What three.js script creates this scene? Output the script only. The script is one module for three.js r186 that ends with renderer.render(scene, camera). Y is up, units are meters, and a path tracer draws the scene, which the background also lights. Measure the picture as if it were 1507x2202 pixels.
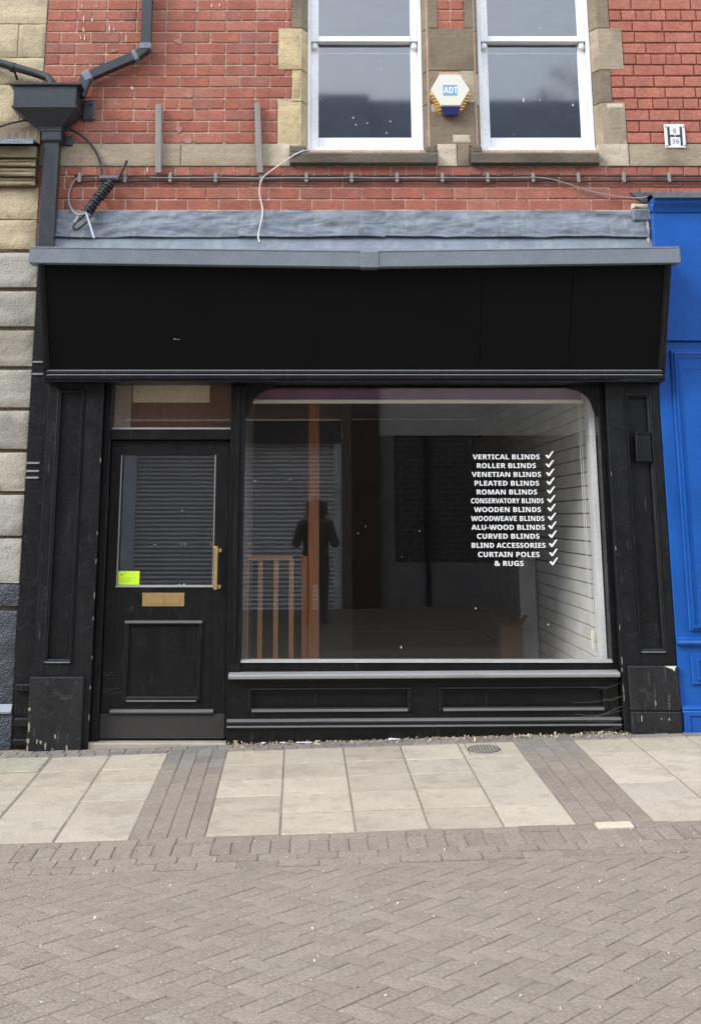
import * as THREE from 'three';
import { mergeGeometries, toCreasedNormals } from 'three/addons/utils/BufferGeometryUtils.js';
import { FontLoader } from 'three/addons/loaders/FontLoader.js';
import { TextGeometry } from 'three/addons/geometries/TextGeometry.js';
import { MarchingCubes } from 'three/addons/objects/MarchingCubes.js';

// ───────────────────────── camera, sky, sun, exposure ─────────────────────────
const scene = new THREE.Scene();
const EYE = [0, 1.55, 8.469];
const camera = new THREE.PerspectiveCamera(2 * Math.atan(1715 / 2550) * 180 / Math.PI, 1614 / 3430, 0.02, 400);
camera.position.set(...EYE);
camera.rotation.set(Math.atan(0.245), 0, 0);
camera.setViewOffset(1614, 3430, 107, 1228, 1507, 2202);      // the photograph is the lower part of a taller frame
camera.updateProjectionMatrix();
const renderer = new THREE.WebGLRenderer({ antialias: true });
renderer.setSize(700, 1024);
renderer.toneMapping = THREE.LinearToneMapping;
renderer.toneMappingExposure = 2.15;
renderer.shadowMap.enabled = true;

// periodic value noise
const H2 = (x, y, s) => { let h = Math.imul(x, 374761393) ^ Math.imul(y, 668265263) ^ Math.imul(s + 11, 2246822519); h = Math.imul(h ^ (h >>> 13), 1274126177); h ^= h >>> 16; return (h >>> 0) / 4294967296; };
function vn(x, y, p, s) {
  const xi = Math.floor(x), yi = Math.floor(y), fx = x - xi, fy = y - yi, m = a => ((a % p) + p) % p;
  const u = fx * fx * (3 - 2 * fx), v = fy * fy * (3 - 2 * fy);
  const a = H2(m(xi), m(yi), s), b = H2(m(xi + 1), m(yi), s), c = H2(m(xi), m(yi + 1), s), d = H2(m(xi + 1), m(yi + 1), s);
  return a + (b - a) * u + (c - a) * v + (a - b - c + d) * u * v;
}
function fbm(x, y, p, s, o = 4) { let t = 0, a = .5, n = 0; for (let i = 0; i < o; i++) { t += a * vn(x, y, p, s + i * 7); n += a; a *= .5; x *= 2; y *= 2; p *= 2; } return t / n; }
function rng(seed) { let s = seed >>> 0; return () => { s = (s + 0x6D2B79F5) >>> 0; let t = s; t = Math.imul(t ^ (t >>> 15), t | 1); t ^= t + Math.imul(t ^ (t >>> 7), t | 61); return ((t ^ (t >>> 14)) >>> 0) / 4294967296; }; }
const clamp = (x, a = 0, b = 1) => Math.min(b, Math.max(a, x)), sstep = (a, b, x) => { const t = clamp((x - a) / (b - a)); return t * t * (3 - 2 * t); };

{ // bright overcast sky, no disc
  const W = 512, Hh = 256, d = new Float32Array(W * Hh * 4);
  for (let j = 0; j < Hh; j++) for (let i = 0; i < W; i++) {
    const el = ((j + .5) / Hh - .5) * Math.PI, u = i / W, s = Math.sin(el);
    const c = fbm(u * 10, Math.abs(s) * 5 + 3, 10, 5, 5), c2 = fbm(u * 4, Math.abs(s) * 2.2 + 7, 4, 23, 4);
    const k = s > 0 ? (.62 + .55 * s) * (.5 + .62 * c + .4 * c2) : .28, blue = clamp(1.1 - 1.25 * (c * .6 + c2 * .4));
    const o = (j * W + i) * 4;
    d[o] = k * (.97 - .2 * blue); d[o + 1] = k * (1 - .08 * blue); d[o + 2] = k * (1.06 + .1 * blue); d[o + 3] = 1;
  }
  const sky = new THREE.DataTexture(d, W, Hh, THREE.RGBAFormat, THREE.FloatType);
  sky.mapping = THREE.EquirectangularReflectionMapping; sky.magFilter = THREE.LinearFilter; sky.needsUpdate = true;
  scene.background = sky; scene.environment = sky; scene.backgroundIntensity = 1.25; scene.environmentIntensity = 1.25;
}
const sun = new THREE.DirectionalLight(new THREE.Color(1, .97, .92), 1.5);
sun.position.set(-20, 17, 12); sun.target.position.set(0, 2, 0); sun.castShadow = true; sun.shadow.radius = 40;
sun.shadow.mapSize.set(2048, 2048);
Object.assign(sun.shadow.camera, { left: -12, right: 12, top: 12, bottom: -12, near: 1, far: 60 });
scene.add(sun, sun.target);

// ───────────────────────── helpers ─────────────────────────
const V = (x, y, z) => new THREE.Vector3(x, y, z);
const taken = {};
function numbered(n) { const k = taken[n] = (taken[n] ?? -1) + 1; return k ? `${n}_${String(k).padStart(3, '0')}` : n; }
const ORG = new Map();
function shade(o) { o.castShadow = true; o.receiveShadow = true; return o; }
function thing(name, label, category, [x, y, z], group) {
  const o = new THREE.Group(); o.name = numbered(name); o.position.set(x, y, z); o.userData = { label, category };
  if (group) o.userData.group = group;
  scene.add(o); ORG.set(o, [x, y, z]); return o;
}
function setting(name, [x, y, z] = [0, 0, 0], label) {
  const o = new THREE.Group(); o.name = numbered(name); o.position.set(x, y, z); o.userData = { kind: 'structure' };
  if (label) o.userData.label = label;
  scene.add(o); ORG.set(o, [x, y, z]); return o;
}
function sub(name, parent, [x, y, z]) { const o = new THREE.Group(); o.name = name; const p = ORG.get(parent); o.position.set(x - p[0], y - p[1], z - p[2]); parent.add(o); ORG.set(o, [x, y, z]); return o; }
function part(name, geo, mat, parent, extra) {                 // geometry in world coordinates, one mesh under its thing
  if (Array.isArray(geo)) geo = mergeGeometries(geo);
  const p = ORG.get(parent); geo.translate(-p[0], -p[1], -p[2]);
  const m = shade(new THREE.Mesh(geo, mat)); m.name = name; parent.add(m); ORG.set(m, p);
  if (extra) Object.assign(m.userData, extra);
  return m;
}
function put(name, geo, mat, parent, x, y, z, ry = 0, rz = 0) {        // shared geometry, placed
  const p = ORG.get(parent), m = shade(new THREE.Mesh(geo, mat)); m.name = name; m.position.set(x - p[0], y - p[1], z - p[2]); m.rotation.set(0, ry, rz); parent.add(m); return m;
}
function single(name, geo, mat, label, category, group) {
  if (Array.isArray(geo)) geo = mergeGeometries(geo);
  geo.computeBoundingBox(); const b = geo.boundingBox, c = [(b.min.x + b.max.x) / 2, b.min.y, (b.min.z + b.max.z) / 2];
  geo.translate(-c[0], -c[1], -c[2]);
  const m = shade(new THREE.Mesh(geo, mat)); m.name = numbered(name); m.position.set(...c); m.userData = { label, category }; if (group) m.userData.group = group;
  scene.add(m); return m;
}
function boxUV(g, ou = 0, ov = 0) {
  const p = g.attributes.position, n = g.attributes.normal, uv = new Float32Array(p.count * 2);
  for (let t = 0; t < p.count; t += 3) {
    const nx = Math.abs(n.getX(t) + n.getX(t + 1) + n.getX(t + 2)), ny = Math.abs(n.getY(t) + n.getY(t + 1) + n.getY(t + 2)), nz = Math.abs(n.getZ(t) + n.getZ(t + 1) + n.getZ(t + 2));
    for (let i = t; i < t + 3; i++) {
      const x = p.getX(i), y = p.getY(i), z = p.getZ(i);
      const [a, b] = nz >= nx && nz >= ny ? [x, y] : ny >= nx ? [x, z] : [z, y];
      uv[2 * i] = a + ou; uv[2 * i + 1] = b + ov;
    }
  }
  g.setAttribute('uv', new THREE.BufferAttribute(uv, 2)); return g;
}
function fin(g, ou = 0, ov = 0, crease) {
  if (g.index) g = g.toNonIndexed();
  for (const k of Object.keys(g.attributes)) if (!['position', 'normal'].includes(k)) g.deleteAttribute(k);
  if (!g.attributes.normal) g.computeVertexNormals();
  if (crease !== undefined) g = toCreasedNormals(g, crease);
  g.morphAttributes = {}; g.clearGroups();
  return boxUV(g, ou, ov);
}
function fromTris(list, ou, ov) { const g = new THREE.BufferGeometry(); g.setAttribute('position', new THREE.BufferAttribute(new Float32Array(list.flat(2)), 3)); g.computeVertexNormals(); return boxUV(g, ou, ov); }
const quad = (a, b, c, d) => [[a, b, c], [a, c, d]];
function cb(x0, x1, y0, y1, z0, z1, c = .004, ou, ov) {        // box with chamfered edges
  c = Math.min(c, .45 * Math.min(x1 - x0, y1 - y0, z1 - z0));
  const X = [x0, x1], Y = [y0, y1], Z = [z0, z1], T = [], sg = [1, -1];
  const P = (i, j, k, ax) => [X[i] + (ax === 0 ? 0 : sg[i] * c), Y[j] + (ax === 1 ? 0 : sg[j] * c), Z[k] + (ax === 2 ? 0 : sg[k] * c)];
  const mid = [(x0 + x1) / 2, (y0 + y1) / 2, (z0 + z1) / 2];
  const push = pts => { // orient outward
    const [a, b, d] = pts, e = [b[0] - a[0], b[1] - a[1], b[2] - a[2]], f = [d[0] - a[0], d[1] - a[1], d[2] - a[2]];
    const n = [e[1] * f[2] - e[2] * f[1], e[2] * f[0] - e[0] * f[2], e[0] * f[1] - e[1] * f[0]];
    if (n[0] * (a[0] - mid[0]) + n[1] * (a[1] - mid[1]) + n[2] * (a[2] - mid[2]) < 0) pts = pts.slice().reverse();
    T.push([pts[0], pts[1], pts[2]]); if (pts.length > 3) T.push([pts[0], pts[2], pts[3]]);
  };
  for (const i of [0, 1]) push([P(i, 0, 0, 0), P(i, 1, 0, 0), P(i, 1, 1, 0), P(i, 0, 1, 0)]);
  for (const j of [0, 1]) push([P(0, j, 0, 1), P(1, j, 0, 1), P(1, j, 1, 1), P(0, j, 1, 1)]);
  for (const k of [0, 1]) push([P(0, 0, k, 2), P(1, 0, k, 2), P(1, 1, k, 2), P(0, 1, k, 2)]);
  for (const i of [0, 1]) for (const j of [0, 1]) push([P(i, j, 0, 0), P(i, j, 1, 0), P(i, j, 1, 1), P(i, j, 0, 1)]);
  for (const i of [0, 1]) for (const k of [0, 1]) push([P(i, 0, k, 0), P(i, 1, k, 0), P(i, 1, k, 2), P(i, 0, k, 2)]);
  for (const j of [0, 1]) for (const k of [0, 1]) push([P(0, j, k, 1), P(1, j, k, 1), P(1, j, k, 2), P(0, j, k, 2)]);
  for (const i of [0, 1]) for (const j of [0, 1]) for (const k of [0, 1]) push([P(i, j, k, 0), P(i, j, k, 1), P(i, j, k, 2)]);
  return fromTris(T, ou ?? x0 * 1.7 + z0, ov ?? y0 * .37);
}
function moulding(x0, x1, y0, y1, prof) {                       // mitred frame: profile of [inset, z]
  const T = [], C = i => { const d = prof[i][0], z = prof[i][1]; return [[x0 + d, y0 + d, z], [x1 - d, y0 + d, z], [x1 - d, y1 - d, z], [x0 + d, y1 - d, z]]; };
  for (let i = 0; i + 1 < prof.length; i++) { const a = C(i), b = C(i + 1); for (let k = 0; k < 4; k++) { const n = (k + 1) % 4; T.push(...quad(a[k], a[n], b[n], b[k])); } }
  return fromTris(T);
}
function extr(poly, map, a0, a1) {                              // polygon in two axes swept along the third
  const pts = poly.map(p => new THREE.Vector2(p[0], p[1])); if (THREE.ShapeUtils.isClockWise(pts)) pts.reverse();
  const T = [], n = pts.length;
  for (let i = 0; i < n; i++) { const p = pts[i], q = pts[(i + 1) % n]; T.push(...quad(map(p.x, p.y, a0), map(q.x, q.y, a0), map(q.x, q.y, a1), map(p.x, p.y, a1))); }
  for (const t of THREE.ShapeUtils.triangulateShape(pts, [])) { const [a, b, c] = t.map(i => pts[i]); T.push([map(a.x, a.y, a1), map(b.x, b.y, a1), map(c.x, c.y, a1)], [map(a.x, a.y, a0), map(c.x, c.y, a0), map(b.x, b.y, a0)]); }
  return fromTris(T);
}
const barX = (poly, x0, x1) => extr(poly, (z, y, x) => [x, y, z], x1, x0);            // polygon (z, y)
const prismY = (poly, y0, y1) => extr(poly, (x, z, y) => [x, y, z], y1, y0);          // polygon (x, z)
const plateZ = (poly, z0, z1) => extr(poly, (x, y, z) => [x, y, z], z0, z1);          // polygon (x, y)
function tube(pts, r, seg = 24, rad = 8) { const c = new THREE.CatmullRomCurve3(pts.map(p => V(...p)), false, 'centripetal'); return fin(new THREE.TubeGeometry(c, seg, r, rad, false)); }
function rod(a, b, r, r2 = r, n = 10) { const A = V(...a), B = V(...b), g = new THREE.CylinderGeometry(r2, r, A.distanceTo(B), n); g.applyQuaternion(new THREE.Quaternion().setFromUnitVectors(V(0, 1, 0), B.clone().sub(A).normalize())); g.translate((A.x + B.x) / 2, (A.y + B.y) / 2, (A.z + B.z) / 2); return fin(g); }
function barBetween(a, b, w, d, c = .004) { // rectangular section, width in the wall plane, depth along z
  const A = V(...a), B = V(...b), L = A.distanceTo(B), g = cb(-w / 2, w / 2, 0, L, -d / 2, d / 2, c); g.applyQuaternion(new THREE.Quaternion().setFromUnitVectors(V(0, 1, 0), B.clone().sub(A).normalize())); g.translate(...a); return g;
}
function roughBlock(x0, x1, y0, y1, z0, z1, amp, seed, nx = 10, ny = 7, round = .012) {   // dressed stone with worn arrises and an uneven face
  const g0 = new THREE.BoxGeometry(x1 - x0, y1 - y0, z1 - z0, nx, ny, 2).toNonIndexed(), p = g0.attributes.position, hx = (x1 - x0) / 2, hy = (y1 - y0) / 2, hz = (z1 - z0) / 2;
  for (let i = 0; i < p.count; i++) {
    let x = p.getX(i), y = p.getY(i), z = p.getZ(i);
    const e = Math.max(0, 1 - Math.min(hx - Math.abs(x), hy - Math.abs(y)) / round), n = fbm((x + x0) * 9 + 50, (y + y0) * 9 + 50, 4096, seed, 4) - .5, m = fbm((x + x0) * 26 + 9, (y + y0) * 26 + 9, 4096, seed + 3, 2);
    if (z > 0) { z += n * amp * 2 - e * round * (.3 + .9 * m); x -= Math.sign(x) * e * .3 * amp * m; y -= Math.sign(y) * e * .6 * amp * m * (hy - Math.abs(y) < 1e-6 ? 1 : 0); }
    p.setXYZ(i, x, y, z);
  }
  g0.translate((x0 + x1) / 2, (y0 + y1) / 2, (z0 + z1) / 2); g0.deleteAttribute('normal'); g0.computeVertexNormals();
  return fin(g0, seed * .37, seed * .19, .7);
}

// ───────────────────────── materials ─────────────────────────
const NT = [];
function tex(size, tile, srgb, fn) {
  const d = new Uint8Array(size * size * 4);
  for (let j = 0; j < size; j++) for (let i = 0; i < size; i++) {
    const c = fn(i / size, j / size), o = (j * size + i) * 4;
    for (let k = 0; k < 3; k++) { const x = clamp(Array.isArray(c) ? c[k] : c); d[o + k] = 255 * (srgb ? (x <= .0031308 ? 12.92 * x : 1.055 * x ** (1 / 2.4) - .055) : x); }
    d[o + 3] = 255;
  }
  const t = new THREE.DataTexture(d, size, size); t.wrapS = t.wrapT = THREE.RepeatWrapping; t.magFilter = THREE.LinearFilter; t.minFilter = THREE.LinearMipmapLinearFilter; t.generateMipmaps = true;
  if (srgb) t.colorSpace = THREE.SRGBColorSpace; t.repeat.set(1 / tile, 1 / tile); t.needsUpdate = true; NT.push(t); return t;
}
const mul = (c, k) => [c[0] * k, c[1] * k, c[2] * k], mixc = (a, b, t) => [a[0] + (b[0] - a[0]) * t, a[1] + (b[1] - a[1]) * t, a[2] + (b[2] - a[2]) * t];
function mat(rgb, rough, o = {}) { const M = o.transmission !== undefined || o.clearcoat !== undefined ? THREE.MeshPhysicalMaterial : THREE.MeshStandardMaterial; const m = new M({ roughness: rough, ...o }); m.color.setRGB(...rgb); return m; }
// brick: grain, darker pits, lime bloom patches
const brickTex = tex(512, .9, true, (u, v) => {
  const f = fbm(u * 64, v * 64, 64, 3, 3), m = fbm(u * 9, v * 9, 9, 31, 4), pit = sstep(.7, .8, fbm(u * 90, v * 90, 90, 8, 2)), lime = sstep(.64, .8, fbm(u * 7 + 3, v * 11, 7 * 11, 61, 5)) * .5;
  let c = mul([.86, .8, .78], .62 + .42 * f + .26 * (m - .5)); c = mixc(c, [.35, .3, .3], pit * .5); return mixc(c, [.95, 1, 1], lime * .4 * f * 1.6);
});
const grainBump = tex(512, .5, false, (u, v) => .55 * fbm(u * 70, v * 70, 70, 5, 3) + .45 * fbm(u * 18, v * 18, 18, 15, 3));
const stoneTex = tex(1024, 1.6, true, (u, v) => {
  const f = fbm(u * 110, v * 110, 110, 3, 3), m = fbm(u * 7, v * 9, 63, 41, 5), bed = fbm(u * 4, v * 60, 60, 17, 3), st = sstep(.52, .72, fbm(u * 5 + 1, v * 5, 5, 77, 5)), pit = sstep(.74, .82, fbm(u * 60, v * 60, 60, 9, 2));
  let c = mul([1, .95, .86], .6 + .14 * f + .28 * (m - .5) + .2 * (bed - .5) + .1); c = mixc(c, [.34, .31, .26], st * .42); return mixc(c, [.2, .17, .13], pit * .22);
});
const slabTex = tex(1024, 1.3, true, (u, v) => {
  const f = fbm(u * 190, v * 190, 190, 3, 2), m = fbm(u * 8, v * 8, 8, 12, 5), st = sstep(.6, .78, fbm(u * 12, v * 12, 12, 51, 4)), sp = H2(Math.floor(u * 512), Math.floor(v * 512), 5);
  let c = mul([.93, .88, .8], .74 + .26 * (f - .5) + .22 * (m - .5)); c = mixc(c, [.46, .42, .37], st * .4); return sp > .992 ? mixc(c, [1, .98, .95], .5) : sp < .008 ? mixc(c, [.25, .22, .2], .5) : c;
});
const flecks = (() => { // scattered grit, seeds and shell fragments pressed in the joints and faces
  const S = 1024, a = new Float32Array(S * S), r = rng(4242);
  for (let k = 0; k < 5200; k++) { const big = r() < .07, L = big ? 6 + r() * 10 : 3 + r() * 8, w = big ? 3 + r() * 3 : 1.2 + r() * 1.6, th = r() * 6.28, x = r() * S, y = r() * S, val = (r() < .72 ? 1 : -1) * (.2 + r() * .6);
    for (let t = -L / 2; t < L / 2; t += .5) for (let q = -w / 2; q <= w / 2; q += .5) { const bend = .05 * t * t, i = (Math.round(x + Math.cos(th) * t - Math.sin(th) * (q + bend)) + 4 * S) % S, j = (Math.round(y + Math.sin(th) * t + Math.cos(th) * (q + bend)) + 4 * S) % S; a[j * S + i] = val; } }
  return (u, v) => a[(Math.floor(v * S) % S) * S + (Math.floor(u * S) % S)];
})();
const paverTex = tex(1024, 1.1, true, (u, v) => {
  const f = fbm(u * 150, v * 150, 150, 3, 3), m = fbm(u * 6, v * 6, 6, 19, 5), st = sstep(.58, .74, fbm(u * 4, v * 4, 4, 87, 5)), k = flecks(u, v);
  let c = mul([.9, .84, .79], .66 + .42 * (f - .5) + .3 * (m - .5)); c = mixc(c, [.42, .38, .34], st * .45); return k > 0 ? mixc(c, [1, .97, .9], k) : k < 0 ? mixc(c, [.22, .19, .16], -k * .8) : c;
});
const scuffTex = tex(512, 1.1, true, (u, v) => { // old gloss paint: chalky bloom, vertical scuffs and drips
  const m = fbm(u * 10, v * 5, 50, 9, 5), s = sstep(.72, .82, fbm(u * 90, v * 7, 630, 33, 3)), f = fbm(u * 120, v * 120, 120, 4, 2);
  const q = sstep(.66, .8, fbm(u * 14, v * 22, 308, 57, 5)); return mul([1, 1, 1.04], .045 + .09 * m * f * 2 + .5 * s * f * m * 2 + .22 * q * f);
});
const scuffRough = tex(512, 1.1, false, (u, v) => .45 + .4 * fbm(u * 14, v * 9, 126, 91, 5) + .15 * fbm(u * 80, v * 80, 80, 14, 2));
const leadTex = tex(512, .8, true, (u, v) => { const m = fbm(u * 6, v * 6, 6, 3, 5), w = sstep(.62, .74, fbm(u * 22, v * 5, 110, 41, 4)), f = fbm(u * 90, v * 90, 90, 6, 2); return mixc(mul([.82, .87, .95], .5 + .5 * m + .12 * f), [1, 1, 1], w * .5); });
const leadBump = tex(512, .5, false, (u, v) => { const w = fbm(u * 5, v * 5, 5, 8, 3), r1 = Math.abs(fbm(u * 4 + w * 2, v * 9, 1024, 71, 3) - .5) * 4; return clamp(.3 * w + .7 * (1 - r1)); });
const woodTex = tex(512, .7, true, (u, v) => { const w = fbm(u * 60 + 3 * fbm(u * 5, v * 2, 10, 3, 2), v * 3, 4096, 7, 3), f = fbm(u * 128, v * 10, 1280, 21, 2); return mul([1, .96, .9], .5 + .4 * w + .2 * f); });
const plainTex = tex(512, 1.7, true, (u, v) => { const m = fbm(u * 7, v * 7, 7, 3, 6), f = fbm(u * 120, v * 120, 120, 13, 2); return mul([1, 1, 1], .72 + .34 * (m - .5) + .16 * (f - .5) + .08); });
const soilTex = tex(512, .5, true, (u, v) => mul([1, .95, .88], .4 + .7 * fbm(u * 40, v * 40, 40, 7, 4)));

const M = {
  mortar: mat([.62, .45, .36], .95, { map: soilTex, bumpMap: grainBump, bumpScale: .003 }),
  redMortar: mat([.4, .16, .12], .95, { map: soilTex, bumpMap: grainBump, bumpScale: .003 }),
  glass: mat([1, 1, 1], 0, { transmission: 1, thickness: 0, ior: 1.49 }),
  sashGlass: mat([.95, .97, 1], .045, { transmission: 1, thickness: 0, ior: 1.9 }),
  white: mat([.95, .95, .935], .45, { map: plainTex, bumpMap: grainBump, bumpScale: .0008 }),
  lead: mat([.215, .226, .24], .5, { map: leadTex, bumpMap: leadBump, bumpScale: .004 }),
  leadDark: mat([.1, .105, .115], .55, { map: leadTex, bumpMap: leadBump, bumpScale: .002 }),
  gutter: mat([.2, .222, .25], .45, { map: plainTex, roughnessMap: scuffRough }),
  iron: mat([.03, .034, .042], .5, { map: plainTex, bumpMap: grainBump, bumpScale: .0012, roughnessMap: scuffRough }),
  black: mat([.06, .06, .068], .55, { specularIntensity: .65, clearcoat: 0, map: scuffTex, roughnessMap: scuffRough, bumpMap: grainBump, bumpScale: .0006 }),
  fascia: mat([.004, .0037, .0037], .8, { map: plainTex, clearcoat: 0, specularIntensity: .3 }),
  doorBlack: mat([.04, .039, .039], .55, { specularIntensity: .6, clearcoat: 0, map: scuffTex, roughnessMap: scuffRough }),
  plinthBlack: mat([.15, .15, .15], .65, { specularIntensity: .6, clearcoat: 0, map: scuffTex, roughnessMap: scuffRough, bumpMap: grainBump, bumpScale: .001 }),
  dull: mat([.13, .126, .12], .75, { map: plainTex, bumpMap: grainBump, bumpScale: .001 }),  // ledge grey: dust and wear with sky sheen painted in
  worn: mat([.28, .272, .26], .7, { map: plainTex, bumpMap: grainBump, bumpScale: .001 }),
  bead: mat([.34, .33, .315], .7, { map: plainTex }),
  kick: mat([.03, .026, .023], .7, { map: plainTex, bumpMap: grainBump, bumpScale: .001 }),
  blue: mat([.012, .1, .4], .42, { specularIntensity: .55, clearcoat: 0, map: plainTex, roughnessMap: scuffRough }),
  brass: mat([.72, .5, .22], .3, { metalness: .9, roughnessMap: scuffRough }),
  weathered: mat([.3, .29, .28], .9, { map: woodTex, bumpMap: woodTex, bumpScale: .002 }),
  cable: mat([.016, .016, .017], .5), greyCable: mat([.26, .24, .225], .6), whiteCable: mat([.6, .57, .53], .5),
  clip: mat([.2, .19, .18], .6),
  orange: mat([.33, .13, .045], .5, { map: woodTex }), pine: mat([.42, .22, .1], .55, { map: woodTex }),
  slat: mat([1, .99, .92], .5, { map: plainTex }), slot: mat([.16, .15, .13], .8),
  purple: mat([.24, .12, .21], .9, { map: plainTex }),
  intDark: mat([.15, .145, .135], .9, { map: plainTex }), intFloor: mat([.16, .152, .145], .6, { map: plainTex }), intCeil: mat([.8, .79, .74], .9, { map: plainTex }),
  boardBrown: mat([.2, .1, .062], .7, { map: woodTex }), boardTan: mat([.85, .72, .5], .8, { map: plainTex }), boardGrey: mat([.5, .43, .34], .8, { map: plainTex }),
  card: mat([.26, .14, .075], .9, { map: plainTex }), paper: mat([.72, .74, .76], .9),
  letter: mat([.72, .72, .71], .6),
  room: mat([.22, .24, .28], .95, { map: plainTex }),
};
const stone = (r, g, b, o = {}) => mat([r, g, b], .92, { map: stoneTex, bumpMap: grainBump, bumpScale: .006, ...o });
const ST = { cream: stone(.62, .51, .32), brown: stone(.25, .205, .152), band: stone(.42, .355, .27), pale: stone(.6, .53, .43), sill: stone(.15, .13, .105), ash: stone(.58, .5, .35), grey: stone(.45, .44, .415), mould: stone(.34, .3, .2) };
const BR = [[.44, .155, .1], [.415, .142, .093], [.45, .17, .115], [.39, .135, .092], [.46, .19, .13], [.37, .15, .112]].map(c => mat(c, .9, { map: brickTex, bumpMap: grainBump, bumpScale: .004 }));
const BRR = [[.48, .176, .115], [.505, .19, .126], [.46, .168, .11]].map(c => mat(c, .85, { map: brickTex, bumpMap: grainBump, bumpScale: .006 }));
const font = await new FontLoader().loadAsync('fonts/droid/droid_sans_bold.typeface.json');
const fontR = await new FontLoader().loadAsync('fonts/droid/droid_sans_regular.typeface.json');
function letters(f, s, x0, x1, y0, y1, z, d = .0008) { // text fitted into a rectangle (cap height y0..y1)
  let g = new TextGeometry(s, { font: f, size: 1, depth: 1, curveSegments: 4, bevelEnabled: false }); g.computeBoundingBox(); const b = g.boundingBox;
  const h = new TextGeometry('H', { font: f, size: 1, depth: 1, curveSegments: 2, bevelEnabled: false }); h.computeBoundingBox(); const hb = h.boundingBox;
  g.translate(-b.min.x, -hb.min.y, 0); g.scale((x1 - x0) / (b.max.x - b.min.x), (y1 - y0) / (hb.max.y - hb.min.y), d); g.translate(x0, y0, z); return fin(g);
}

// ───────────────────────── ground ─────────────────────────
const SX = .028, FALL = .0406;                                   // rise along the shopfront, fall towards the channel
const gy = (x, z) => .115 + SX * x - (z < 2.56 ? FALL * (z - .12) : FALL * 2.44 - .0165 * (z - 2.56));
function planeGroup(name, ox, oz, tiltZ, label) { // local y = 0 lies on the tilted surface
  const o = setting(name, [ox, gy(ox, oz), oz], label);
  const ex = V(1, SX + .0192 * -tiltZ * -1, -.0192).normalize(), ez0 = V(.0192, tiltZ, 1), up = ez0.clone().cross(ex).normalize(), ez = ex.clone().cross(up).normalize();
  o.quaternion.setFromRotationMatrix(new THREE.Matrix4().makeBasis(ex, up, ez)); ORG.set(o, [0, 0, 0]); return o;
}
const paveMats = [[.51, .462, .385], [.465, .42, .352], [.55, .502, .422], [.5, .458, .392]].map(c => mat(c, .9, { map: slabTex, bumpMap: grainBump, bumpScale: .002 }));
const greyPaver = [[.29, .275, .25], [.32, .3, .272], [.26, .245, .225]].map(c => mat(c, .92, { map: paverTex, bumpMap: grainBump, bumpScale: .003 }));
const taupe = [[.325, .286, .235], [.342, .3, .247], [.3, .265, .22], [.332, .296, .245], [.315, .272, .228]].map(c => mat(c, .92, { map: paverTex, bumpMap: grainBump, bumpScale: .003 }));
const jointMat = mat([.3, .26, .21], .95, { map: soilTex, bumpMap: grainBump, bumpScale: .004 });
const sandMat = mat([.19, .163, .134], .95, { map: soilTex });
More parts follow.
